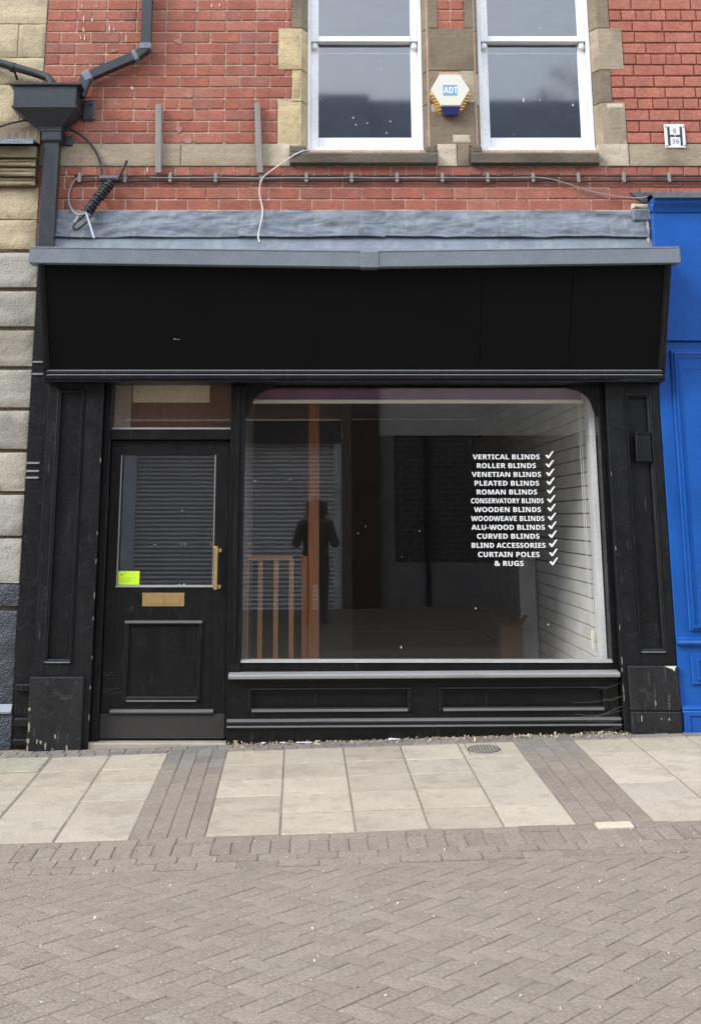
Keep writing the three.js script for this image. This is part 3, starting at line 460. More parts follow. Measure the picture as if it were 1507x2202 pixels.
{ // display window
  const W = sub('display_window', SHOP, [.68, .6, 0]); const x0 = -.563, x1 = 1.925, y0 = .6, y1 = 2.468;
  part('window_frame', [cb(x1, 1.966, .5, 2.462, -.08, .025, .004), cb(x0 - .008, x1 + .002, .53, y0 - .004, -.08, .03, .004), cb(x0 - .008, x1, 2.44, 2.463, -.08, .0, .002)], M.doorBlack, W);
  part('window_pane', cb(x0 - .006, x1 + .004, y0 - .003, y1, -.0005, 0, .0001), M.glass, W);
  part('glazing_bead', barX([[.002, y0], [.04, y0], [.034, y0 + .012], [.002, y0 + .02]], x0 - .006, x1), M.bead, W);
  const br = (cx, sx) => { const p = []; for (let i = 0; i <= 10; i++) { const t = i / 10 * Math.PI / 2; p.push([cx + sx * (.04 + .165 * (1 - Math.cos(t))), 2.275 + .158 * Math.sin(t)]); } return [[cx, 2.461], [cx, 2.24], [cx + sx * .018, 2.24], [cx + sx * .03, 2.262], ...p.slice(1).map(q => q), [cx + sx * .215, 2.44], [cx + sx * .215, 2.461]]; };
  part('corner_bracket', plateZ(br(x0 - .006, 1), .002, .022), M.doorBlack, W); part('corner_bracket', plateZ(br(x1 + .004, -1), .002, .022), M.doorBlack, W);
  // white vinyl list on the glass
  const px = (u, v) => spot(u, v, 0);
  const L = [['VERTICAL BLINDS', 102, 513, 579], ['ROLLER BLINDS', 128, 490, 633], ['VENETIAN BLINDS', 97, 522, 687], ['PLEATED BLINDS', 114, 510, 741], ['ROMAN BLINDS', 127, 498, 795], ['CONSERVATORY BLINDS', 92, 538, 849], ['WOODEN BLINDS', 111, 521, 903], ['WOODWEAVE BLINDS', 93, 542, 958], ['ALU-WOOD BLINDS', 95, 545, 1012], ['CURVED BLINDS', 129, 512, 1067], ['BLIND ACCESSORIES', 96, 549, 1123], ['CURTAIN POLES', 135, 513, 1179], ['& RUGS', 236, 415, 1234]];
  L.forEach(([s, a, b, c], i) => {
    const z = 2.8596, [xa, yy] = px(980 + a / z, 780 + c / z), [xb] = px(980 + b / z, 780 + c / z);
    part('lettering_line', letters(font, s, xa, xb, yy - .0165, yy + .0165, .0006), M.letter, W);
    const tx = 980 + (547 + i * 2.17) / z, ty = 780 + (c - 8) / z, [cx, cy] = px(tx, ty);
    part('tick_mark', plateZ([[0, .002], [.012, .007], [.021, -.004], [.05, .03], [.062, .03], [.026, -.02], [.017, -.02]].map(p => [cx + p[0], cy + p[1]]), .0006, .0014), M.letter, W);
  });
}
{ // droppings, and bright reflections painted as pale plates, on the panes
  const r = rng(808), dry = mat([.58, .58, .57], .8);  // one pale colour for droppings and painted glints alike
  const dot = (u, v, z, w, h, parent) => { const [x, y] = spot(u, v, z), p = []; for (let i = 0; i < 7; i++) { const t = i / 7 * 6.283, k = .6 + .4 * r(); p.push([x + Math.cos(t) * w * k, y + Math.sin(t) * h * k]); } part('spot_and_glint', plateZ(p, z + .0008, z + .0016), dry, parent); };
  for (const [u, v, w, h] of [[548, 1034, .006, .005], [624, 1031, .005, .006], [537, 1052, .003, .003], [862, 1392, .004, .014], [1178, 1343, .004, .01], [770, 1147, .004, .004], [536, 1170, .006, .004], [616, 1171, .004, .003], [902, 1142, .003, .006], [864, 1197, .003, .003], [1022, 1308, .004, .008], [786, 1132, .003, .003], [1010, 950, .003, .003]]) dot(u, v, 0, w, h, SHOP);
  for (const [u, v, w, h] of [[392, 1098, .004, .009], [333, 1171, .009, .005], [389, 1170, .007, .005], [398, 1170, .007, .005], [453, 1170, .006, .004], [386, 1257, .005, .007], [396, 1256, .008, .006], [331, 1259, .007, .004]]) dot(u, v, -.036, w, h, SHOP);  // door pane: bright glints painted as pale plates
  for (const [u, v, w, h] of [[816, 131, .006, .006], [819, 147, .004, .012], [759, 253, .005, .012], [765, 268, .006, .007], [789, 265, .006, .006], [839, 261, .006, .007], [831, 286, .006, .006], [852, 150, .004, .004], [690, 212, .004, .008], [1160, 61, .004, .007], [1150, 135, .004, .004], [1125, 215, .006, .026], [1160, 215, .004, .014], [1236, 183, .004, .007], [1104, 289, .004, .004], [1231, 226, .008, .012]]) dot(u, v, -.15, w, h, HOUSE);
}
{ // white drips and pale blooms on the brickwork
  const r = rng(515), drip = mat([.62, .53, .47], .9), bloom = mat([.44, .25, .21], .95, { map: brickTex });
  const mark = (u, v, w, h, m) => { const [x, y] = spot(u, v, 0), p = []; for (let i = 0; i < 11; i++) { const t = i / 11 * 6.283, k = .5 + .5 * r(); p.push([x + Math.cos(t) * w * k, y + Math.sin(t) * h * k]); } part(m === drip ? 'paint_drip' : 'pale_bloom', plateZ(p, -.002, .0042), m, HOUSE); };
  for (const [a, b] of [[533, 40], [627, 38], [545, 122], [600, 130], [545, 200], [712, 185], [740, 190], [525, 245], [551, 245], [820, 250], [541, 190], [1372, 38], [1424, 35], [957, 1100], [430, 1120]]) mark(a / 3.014, b / 3.014, .003 + r() * .004, .016 + r() * .022, drip);
  for (const [a, b, w, h] of [[1160, 268, .04, .035], [738, 330, .035, .02], [1225, 622, .05, .025], [1160, 835, .035, .04], [1215, 908, .06, .03], [858, 572, .012, .02]]) mark(a / 3.014, b / 3.014, w, h, a === 858 ? drip : bloom);
}
{ // stall riser, following the fall of the pavement a little
  const R = sub('stall_riser', SHOP, [.64, .15, .05]), tilt = .0055, x0 = -.645, x1 = 1.952; const z = .045;
  const lean = g => { const p = g.attributes.position; for (let i = 0; i < p.count; i++) p.setY(i, p.getY(i) + tilt * (p.getX(i) + .64)); return g; };
  part('sill', lean(barX([[-.02, .5], [.1, .5], [.118, .507], [.12, .522], [.112, .532], [-.02, .545]], x0, x1)), M.worn, R);  // grey holds dust plus the sky sheen painted along the sill
  part('under_sill', lean(cb(x0, x1, .478, .5, -.02, .085, .006)), M.doorBlack, R);
  part('riser_frame', [[x0, -.505, .1, .479], [.56, .765, .1, .479], [1.862, x1, .1, .479], [-.505, .56, .43, .479], [.765, 1.862, .43, .479], [-.505, .56, .1, .298], [.765, 1.862, .1, .298]].map(q => lean(cb(...q, -.02, z, .001))), M.doorBlack, R);
  for (const [a, b] of [[-.505, .56], [.765, 1.862]]) { part('riser_panel', lean(cb(a - .002, b + .002, .29, .44, -.02, z - .028, .001)), M.doorBlack, R); part('panel_moulding', lean(moulding(a - .014, b + .014, .286, .442, [[0, z - .002], [.003, z + .012], [.012, z + .016], [.02, z + .006], [.03, z + .002], [.034, z - .028]])), M.doorBlack, R); }
  for (const [a, b] of [[-.505, .56], [.765, 1.862]]) part('worn_sheen_ledge', lean(barX([[z - .028, .292], [z + .02, .292], [z + .018, .3], [z + .004, .308], [z - .028, .318]], a + .014, b - .014)), M.dull, R);
  for (const y of [.236, .203]) part('worn_sheen_ledge', lean(barX([[z, y - .003], [z + (y < .22 ? .046 : .034), y - .003], [z + (y < .22 ? .044 : .03), y + .004], [z, y + .014]], x0 - .007, x1)), M.dull, R);
  part('skirting', [lean(cb(x0 - .008, x1, .06, .222, -.02, z + .032, .004)), lean(barX([[z, .222], [z + .034, .222], [z + .03, .232], [z + .018, .24], [z, .252]], x0 - .006, x1)), lean(barX([[z + .03, .19], [z + .044, .192], [z + .044, .2], [z + .03, .208]], x0 - .008, x1))], M.doorBlack, R);
}

// ───────────────────────── shop interior ─────────────────────────
{
  const I = setting('shop_interior', [0, .15, -3]);
  const w = (n, q, m) => part(n, cb(...q, .001), m, I);
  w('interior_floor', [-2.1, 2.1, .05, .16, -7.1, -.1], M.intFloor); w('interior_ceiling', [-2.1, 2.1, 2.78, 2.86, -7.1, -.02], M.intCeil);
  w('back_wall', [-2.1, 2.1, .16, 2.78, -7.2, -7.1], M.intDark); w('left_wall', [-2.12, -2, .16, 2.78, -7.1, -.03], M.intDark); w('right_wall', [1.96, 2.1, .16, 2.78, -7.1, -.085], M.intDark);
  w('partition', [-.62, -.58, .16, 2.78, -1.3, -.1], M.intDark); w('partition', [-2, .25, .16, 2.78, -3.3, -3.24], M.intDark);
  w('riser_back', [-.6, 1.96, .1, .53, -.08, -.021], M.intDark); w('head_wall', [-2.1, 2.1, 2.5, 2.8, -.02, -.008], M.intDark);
  w('window_reveal', [1.878, 1.918, .45, 2.45, -.24, -.085], M.white);
}
{
  const P = thing('pelmet', 'purple board with a cream lower edge along the top of the display window', 'pelmet', [.68, 2.36, -.16]);
  part('board', cb(-.575, 1.85, 2.375, 2.5, -.17, -.15, .002), M.purple, P); part('edge_strip', cb(-.575, 1.85, 2.347, 2.374, -.172, -.14, .003), mat([.75, .72, .6], .6), P);
}
{ // slatted display wall on the right
  const S = thing('slatwall', 'cream slatted display wall along the side of the empty shop', 'display wall', [1.93, .2, -3]);
  part('backing', cb(1.925, 1.955, .17, 2.77, -7, -.25, .001), M.slot, S);
  for (let i = 0; i < 26; i++) { const y = .2 + i * .0985; part('slat', cb(1.9, 1.924, y, y + .09, -7, -.25, .003), M.slat, S); }
}
{
  const K = thing('blind_cord', 'pair of thin white cords hanging in front of the slatted wall by the window', 'cord', [1.86, .66, -.2]);
  part('cord', tube([[1.842, 2.36, -.2], [1.846, 1.5, -.2], [1.85, .72, -.2]], .0022, 12, 5), M.letter, K); part('cord', tube([[1.826, 2.36, -.2], [1.832, 1.6, -.2], [1.836, .9, -.2]], .0022, 12, 5), M.letter, K); part('toggle', cb(1.84, 1.858, .66, .78, -.207, -.193, .004), mat([.75, .72, .5], .6), K);
}
{
  const C = thing('counter_end', 'low white panel standing against the slatted wall', 'panel', [1.8, .16, -2.65]);
  part('panel', cb(1.735, 1.885, .16, 1.18, -2.68, -2.62, .004), mat([.72, .72, .7], .6, { map: plainTex }), C); part('cap', cb(1.73, 1.89, 1.181, 1.2, -2.7, -2.61, .004), M.slat, C); part('skirting', cb(1.735, 1.885, .162, .3, -2.618, -2.608, .003), mat([.42, .44, .48], .7), C);
  const B = thing('cardboard_box', 'open brown cardboard box on the shop floor beside the white panel', 'box', [1.62, .16, -2.6]);
  part('box_side', [cb(1.53, 1.72, .16, .62, -2.47, -2.46, .002), cb(1.53, 1.72, .16, .62, -2.76, -2.75, .002), cb(1.53, 1.54, .16, .62, -2.749, -2.471, .002), cb(1.71, 1.72, .16, .62, -2.749, -2.471, .002)], M.card, B);
  const fl = cb(0, .14, -.003, .003, -.14, .14, .001); fl.rotateZ(2.2); fl.translate(1.53, .622, -2.61); part('box_flap', fl, M.card, B); const f2 = cb(0, .1, -.003, .003, -.14, .14, .001); f2.rotateZ(1.0); f2.translate(1.715, .622, -2.61); part('box_flap', f2, M.card, B);
  const r = rng(12); for (let i = 0; i < 7; i++) { const g = roughBlock(-.09, .09, -.003, .05, -.07, .07, .05, 90 + i, 8, 4); g.rotateY(r() * 3); g.translate(1.05 + i * .1 + r() * .06, .163, -2.2 - r() * .9); single('crumpled_paper', g, M.paper, ['pale crumpled sheet', 'bluish crumpled wrapper', 'white folded leaflet', 'torn white sheet', 'flattened pale packet', 'creased white page', 'rumpled pale wrapper'][i] + ' on the floor near the cardboard box', 'paper', 'papers on the shop floor'); }
}
{
  const B = thing('stair_balustrade', 'pine handrail with square balusters inside the window beside the orange post', 'balustrade', [-.3, .16, -.75]);
  const z = -.75; part('handrail', cb(-.6, -.245, 1.235, 1.265, z - .03, z + .03, .008), M.pine, B);
  for (const x of [-.59, -.487, -.37, -.255]) part('baluster', cb(x - .018, x + .018, .16, 1.236, z - .018, z + .018, .004), M.pine, B);
  part('newel_post', cb(-.18, -.137, .16, 1.265, z - .03, z + .03, .005), M.orange, B);
  const P = single('timber_post', cb(-.132, -.05, .16, 2.78, -.83, -.75, .004), M.orange, 'tall orange varnished timber post standing inside the display window', 'post');
}
{ // boards closing off the space behind the fanlight
  const B = thing('fanlight_boarding', 'brown board with a cream panel nailed on behind the fanlight over the door', 'boarding', [-1.09, 2.1, -.3]);
  part('back_board', cb(-1.58, -.63, 2.08, 2.55, -.17, -.15, .002), M.boardBrown, B); part('cream_panel', cb(-1.39, -.835, 2.352, 2.52, -.149, -.138, .003), M.boardTan, B); part('side_board', cb(-1.6, -1.4, 2.08, 2.55, -.149, -.135, .002), M.boardGrey, B);
  for (const [x, y] of [[-1.36, 2.43], [-1.36, 2.475], [-.9, 2.43], [-.9, 2.475], [-.855, 2.385]]) part('nail', rod([x, y, -.138], [x, y, -.134], .004), M.iron, B);
  part('shelf', cb(-1.6, -.62, 2.07, 2.082, -.17, -.1, .002), M.boardBrown, B);
}

// ───────────────────────── neighbouring fronts ─────────────────────────
{
  const S = thing('stone_building', 'pale rusticated stone building front beside the black shop', 'building', [-3.5, .05, -.3]);
  part('wall_core', [cb(-9, -2.1, -.1, 3.44, -.4, -.012, .001), cb(-9, -2.142, 3.44, 8.4, -.4, -.004, .001)], mat([.27, .22, .15], .95, { map: soilTex }), S);
  const rows = [[3.166, 3.417], [2.88, 3.131], [2.593, 2.846], [2.3, 2.563], [2.012, 2.274], [1.722, 1.983], [1.422, 1.694], [1.108, 1.4]]; let s = 200;
  rows.forEach(([a, b], i) => { const cut = -2.55 - (i % 2) * .5; for (const [x0, x1] of [[cut + .006, -2.092], [cut - 1, cut - .006]]) part('rusticated_stone', roughBlock(x0, x1, a + .003, b + .006, -.1, .028, .0035, s++, 12, 9, .014), i % 3 === 1 ? ST.grey : i % 3 ? stone(.48, .455, .4) : ST.grey, S); });
  for (const [a, b, m] of [[3.452, 3.673, ST.ash], [3.677, 3.918, ST.ash]]) { part('ashlar_stone', roughBlock(-2.9, -2.12, a, b, -.1, .02, .005, s++, 14, 8, .016), m, S); part('ashlar_stone', roughBlock(-3.9, -2.906, a, b, -.1, .02, .005, s++, 14, 8, .016), m, S); }
  for (const [x0, x1, a, b] of [[-2.9, -2.14, 5.225, 5.7], [-2.345, -2.14, 4.952, 5.221], [-3.2, -2.351, 4.952, 5.221], [-2.8, -2.14, 4.735, 4.948], [-2.9, -2.3, 4.432, 4.731], [-2.294, -2.14, 4.432, 4.731], [-3.9, -2.906, 5.225, 5.7], [-4.2, -3.206, 4.952, 5.221], [-3.8, -2.806, 4.735, 4.948], [-3.9, -2.906, 4.432, 4.731]]) part('ashlar_stone', roughBlock(x0, x1, a, b, -.1, .012, a < 4.94 ? .009 : .0035, s++, 14, 9, .01), ST.ash, S);
  part('ledge_stone', roughBlock(-3.6, -2.126, 4.25, 4.428, -.1, .05, .004, s++, 20, 7), ST.band, S);
  part('lead_capping', barX([[-.02, 4.262], [.2, 4.236], [.2, 4.2], [.192, 4.2], [.188, 4.228], [-.02, 4.25]], -4, -2.135), M.lead, S);
  for (const [a, b, z] of [[4.12, 4.205, .13], [4.088, 4.115, .1], [4.055, 4.084, .115], [4.02, 4.05, .09], [3.985, 4.016, .1], [3.955, 3.982, .07], [3.922, 3.951, .075]]) part('cornice_course', roughBlock(-3.6, -2.13 - (.13 - z) * .12, a, b, -.1, z, .006, s++, 24, 3, .008), ST.mould, S);
  const pm = mat([.05, .056, .068], .5, { map: plainTex, bumpMap: grainBump, bumpScale: .012, roughnessMap: scuffRough });
  part('plinth_band', roughBlock(-3.6, -2.088, .962, 1.104, -.1, .03, .003, s++, 16, 5, .012), pm, S); part('plinth_stone', roughBlock(-3.6, -2.085, .343, .935, -.1, .05, .012, s++, 40, 24, .012), pm, S);
  part('plinth_ledge', barX([[-.02, .285], [.075, .285], [.078, .296], [.052, .341], [-.02, .341]], -3.6, -2.082), mat([.3, .33, .36], .5, { map: plainTex }), S); part('plinth_base', roughBlock(-3.6, -2.075, -.02, .284, -.1, .065, .003, s++, 14, 6, .01), pm, S);
  const sp = thing('bird_spikes', 'row of thin bird spikes on the lead capped stone ledge', 'spikes', [-2.3, 4.255, .12]); for (let i = 0; i < 6; i++) part('spike', rod([-2.42 + i * .055, 4.24, .12], [-2.415 + i * .055, 4.325, .12], .0035, .002, 6), M.bead, sp);
}
{
  const S = thing('blue_shopfront', 'bright blue painted shopfront with panelled pilaster next to the black shop', 'shopfront', [3.5, .18, .05]);
  const z = .1, b = x => gy(x, .12) - .03; const P = sub('pilaster', S, [2.55, .18, .1]);
  part('pilaster_board', cb(2.341, 2.86, b(2.5), 2.76, -.02, z, .006), M.blue, P);
  part('panel_frame', [cb(2.432, 2.735, .81, 2.7, z, z + .022, .006)], M.blue, P); part('panel_moulding', [moulding(2.452, 2.715, .83, 2.68, [[0, z + .02], [.0, z + .036], [.012, z + .038], [.014, z + .03], [.024, z + .032], [.026, z + .026], [.036, z + .028], [.038, z + .02]])], M.blue, P);
  part('frieze_rail', cb(2.5, 2.67, 2.56, 2.563, z + .022, z + .0245, .001), M.blue, P);
  part('pilaster_moulding', barX([[z, .72], [z + .03, .722], [z + .036, .735], [z + .028, .75], [z + .03, .758], [z + .012, .768], [z, .77]], 2.341, 2.87), M.blue, P);
  part('plinth_panel', cb(2.428, 2.74, .47, .668, z, z + .018, .005), M.blue, P); part('panel_moulding', moulding(2.46, 2.708, .5, .638, [[0, z + .016], [.002, z + .03], [.014, z + .032], [.02, z + .024], [.032, z + .026], [.036, z + .016]]), M.blue, P);
  part('plinth_block', [cb(2.355, 2.85, b(2.5), .3, z - .01, z + .03, .008), barX([[z, .3], [z + .03, .3], [z + .022, .312], [z + .03, .32], [z + .026, .33], [z, .34]], 2.347, 2.86), moulding(2.375, 2.83, .16, .296, [[0, z + .03], [.004, z + .04], [.014, z + .04], [.02, z + .03]])], M.blue, P);
  part('fascia_board', cb(2.372, 6, 2.762, 3.72, -.02, .12, .004), M.blue, S);
  part('edge_board', cb(2.341, 2.372, 2.47, 3.44, -.02, .06, .003), M.blue, S);
  part('crown_moulding', barX([[.12, 3.7], [.13, 3.7], [.145, 3.73], [.175, 3.76], [.18, 3.79], [.19, 3.8], [.0, 3.8], [.0, 3.7]], 2.372, 6), M.blue, S);
  part('render_edge', roughBlock(2.338, 2.371, 3.445, 3.7, -.02, .05, .012, 61, 6, 24, .012), mat([.5, .46, .4], .95, { map: soilTex }), S); part('render_edge', roughBlock(2.25, 2.37, 3.748, 3.79, -.02, .05, .01, 63, 12, 6, .014), mat([.66, .6, .52], .95, { map: soilTex }), S);
  part('lead_flashing', [barX([[.0, 3.875], [.02, 3.88], [.2, 3.822], [.205, 3.79], [.198, 3.79], [.19, 3.812], [.0, 3.86]], 2.36, 6), plateZ([[2.245, 3.878], [2.37, 3.878], [2.37, 3.795], [2.33, 3.8]], .0, .03)], M.leadDark, S);
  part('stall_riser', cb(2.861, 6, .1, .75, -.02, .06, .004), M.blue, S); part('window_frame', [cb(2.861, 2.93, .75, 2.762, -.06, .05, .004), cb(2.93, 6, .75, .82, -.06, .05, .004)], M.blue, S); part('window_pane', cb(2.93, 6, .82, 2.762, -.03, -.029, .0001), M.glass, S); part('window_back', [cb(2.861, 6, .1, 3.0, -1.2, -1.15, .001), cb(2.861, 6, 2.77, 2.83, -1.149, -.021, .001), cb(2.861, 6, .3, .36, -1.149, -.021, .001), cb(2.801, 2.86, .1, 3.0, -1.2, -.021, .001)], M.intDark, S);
}

// ───────────────────────── things fixed to the wall ─────────────────────────
for (const [x0, y0, x1, y1, lab] of [[-1.235, 4.02, -1.252, 4.555, 'weathered grey timber batten upright on the brick nearest the downpipe'], [-.483, 4.02, -.514, 4.566, 'weathered grey timber batten leaning slightly beside the white cable']]) { const g = barBetween([x0, y0, .035], [x1, y1, .035], .043, .04, .003); single('timber_batten', g, M.weathered, lab, 'batten', 'battens on the brick wall'); }
{ // alarm box
  const A = thing('alarm_box', 'white hexagonal burglar alarm box with blue strobe between the sash windows', 'alarm box', [.933, 4.47, .03]); const cx = .933, cy = 4.655, R = .147, h = .098;
  const hex = (r, v) => [[cx - .078 * r, cy + v * r + (1 - r) * 0], [cx + .078 * r, cy + v * r], [cx + R * r, cy + .005], [cx + .072 * r, cy - v * r], [cx - .072 * r, cy - v * r], [cx - R * r, cy + .005]];
  const body = hex(1, .125).map(([x, y], i) => [x, i > 2 && i < 5 ? y - .04 : y]);
  part('back_box', plateZ(body, .005, .05), mat([.72, .44, .12], .5), A); 
  { const T = [], a = hex(1, .125), b = hex(.965, .121); for (let i = 0; i < 6; i++) { const j = (i + 1) % 6; T.push(...quad([...a[i], .05], [...a[j], .05], [...a[j], .076], [...a[i], .076])); T.push(...quad([...a[i], .076], [...a[j], .076], [...b[j], .084], [...b[i], .084])); } for (let i = 1; i < 5; i++) T.push([[...b[0], .084], [...b[i + 1], .084], [...b[i], .084]].reverse()); part('cover', fromTris(T), mat([.62, .6, .51], .4), A); }
  for (const s of [-1, 1]) for (let i = 0; i < 6; i++) { const t = (i + .5) / 6, x = cx + s * (R + (.074 - R) * t) * 1.0, y = cy - .012 + (-.125 - .02 + .005) * t; part('louvre', cb(x - .011, x + .011, y - .012, y - .004, .03, .079, .002), mat([.75, .45, .1], .5), A); }
  { const g = new THREE.BoxGeometry(.145, .058, .05, 1, 1, 1).toNonIndexed(), p = g.attributes.position; for (let i = 0; i < p.count; i++) if (p.getY(i) < 0) { p.setX(i, p.getX(i) * .78); p.setZ(i, p.getZ(i) * .8); } g.translate(cx, cy - .157, .05); g.deleteAttribute('normal'); g.computeVertexNormals(); part('strobe_lens', fin(g), mat([.006, .01, .1], .12, { clearcoat: 1 }), A); }
  part('logo_plate', cb(cx - .054, cx + .052, cy - .052 + .01, cy + .032 + .01, .0842, .0848, .0001), mat([.16, .3, .46], .5), A);
  part('logo_letters', letters(font, 'ADT', cx - .05, cx + .054, cy - .024, cy + .026, .0849, .0006), M.letter, A);
}
{ // hydrant plate
  const A = thing('hydrant_sign', 'white hydrant marker plate with a black H and the numbers 6 and 36', 'sign', [2.608, 4.22, .015]); const K = mat([.03, .03, .032], .6);
  const g = cb(2.531, 2.686, 4.222, 4.41, .012, .022, .006); part('plate', g, mat([.8, .8, .78], .5, { map: plainTex }), A);
  part('hydrant_letter', [cb(2.552, 2.57, 4.24, 4.388, .0222, .0235, .0003), cb(2.645, 2.662, 4.24, 4.388, .0222, .0235, .0003), cb(2.57, 2.645, 4.308, 4.325, .0222, .0235, .0003)], K, A);
  part('numeral', letters(fontR, '6', 2.597, 2.618, 4.34, 4.374, .0222, .001), K, A); part('numeral', letters(fontR, '3', 2.585, 2.604, 4.257, 4.291, .0222, .001), K, A); part('numeral', letters(fontR, '6', 2.614, 2.634, 4.257, 4.291, .0222, .001), K, A);
  for (const [x, y] of [[2.541, 4.388], [2.677, 4.386], [2.541, 4.238], [2.677, 4.242]]) part('screw', rod([x, y, .022], [x, y, .025], .005), M.iron, A); part('screw', rod([2.607, 4.316, .0235], [2.607, 4.316, .026], .005), M.letter, A);
}
{ // rainwater pipes
  const P = thing('rainwater_pipe', 'dark square cast iron downpipe with open hopper head between stone and brick', 'downpipe', [-2.02, 3.4, .08]);
  part('downpipe', cb(-2.077, -1.966, 3.36, 4.36, .025, .125, .008), M.iron, P);
  part('pipe_collar', [cb(-2.092, -1.951, 4.235, 4.33, .018, .14, .008), cb(-2.098, -1.945, 4.312, 4.334, .012, .147, .006), cb(-2.096, -1.947, 4.243, 4.258, .012, .145, .005)], M.iron, P); part('fixing_lug', cb(-1.95, -1.885, 4.24, 4.31, .008, .03, .006), M.iron, P);
  { const T = [], L = (x0, x1, y, z0, z1) => [[x0, y, z0], [x1, y, z0], [x1, y, z1], [x0, y, z1]]; const rings = [L(-2.3, -1.822, 4.648, .02, .235), L(-2.325, -1.8, 4.655, .015, .25), L(-2.325, -1.8, 4.64, .015, .25), L(-2.292, -1.832, 4.63, .02, .228), L(-2.29, -1.834, 4.487, .02, .228), L(-2.3, -1.824, 4.481, .02, .236), L(-2.3, -1.824, 4.468, .02, .236), L(-2.12, -1.945, 4.35, .02, .14), L(-2.1, -1.955, 4.32, .02, .135)];
    const inner = [L(-2.28, -1.842, 4.648, .03, .22), L(-2.28, -1.842, 4.5, .03, .22), L(-2.06, -1.98, 4.4, .04, .12)];
    const loft = R => { for (let i = 0; i + 1 < R.length; i++) for (let k = 0; k < 4; k++) { const n = (k + 1) % 4; T.push(...quad(R[i][k], R[i][n], R[i + 1][n], R[i + 1][k])); } }; loft(rings); loft([rings[0], ...inner]); part('hopper_head', fromTris(T), M.iron, P); }
  part('hopper_lug', [cb(-1.825, -1.73, 4.44, 4.6, .004, .024, .02)], M.iron, P); for (const y of [4.47, 4.57]) part('bolt', rod([-1.765, y, .02], [-1.765, y, .036], .009), M.iron, P);
  const B = thing('branch_pipe', 'dark rectangular rainwater pipe bending down across the brick into the hopper', 'pipe', [-1.6, 4.65, .08]);
  part('pipe_length', cb(-1.398, -1.322, 5.0, 7.9, .03, .1, .006), M.iron, B); part('pipe_length', barBetween([-1.79, 4.765, .07], [-1.41, 4.945, .065], .072, .066, .006), M.iron, B);
  part('elbow', barBetween([-1.43, 4.932, .065], [-1.352, 5.0, .065], .074, .07, .01), M.iron, B); part('elbow', barBetween([-1.84, 4.6, .08], [-1.79, 4.77, .075], .08, .07, .012), M.iron, B);
  part('pipe_collar', cb(-1.406, -1.314, 4.98, 5.03, .022, .108, .006), M.lead, B); part('pipe_collar', barBetween([-1.45, 4.926, .066], [-1.42, 4.94, .066], .086, .08, .006), M.lead, B); part('pipe_collar', barBetween([-1.82, 4.75, .072], [-1.76, 4.779, .071], .086, .082, .008), M.lead, B);
  const Rr = thing('waste_pipe', 'black round waste pipe sloping down the stone wall into the hopper', 'pipe', [-2.3, 4.62, .1]);
  part('pipe_length', tube([[-4.9, 5.83, .1], [-3.3, 5.2, .1], [-2.5, 4.885, .1], [-2.13, 4.765, .11], [-2.065, 4.735, .12], [-2.04, 4.69, .125], [-2.038, 4.6, .125]], .031, 60, 14), M.cable, Rr); part('pipe_clip', rod([-2.36, 4.835, .1], [-2.335, 4.827, .1], .038, .038, 14), M.cable, Rr); part('clip_bracket', rod([-2.34, 4.82, .095], [-2.33, 4.765, .02], .009), M.cable, Rr);
}
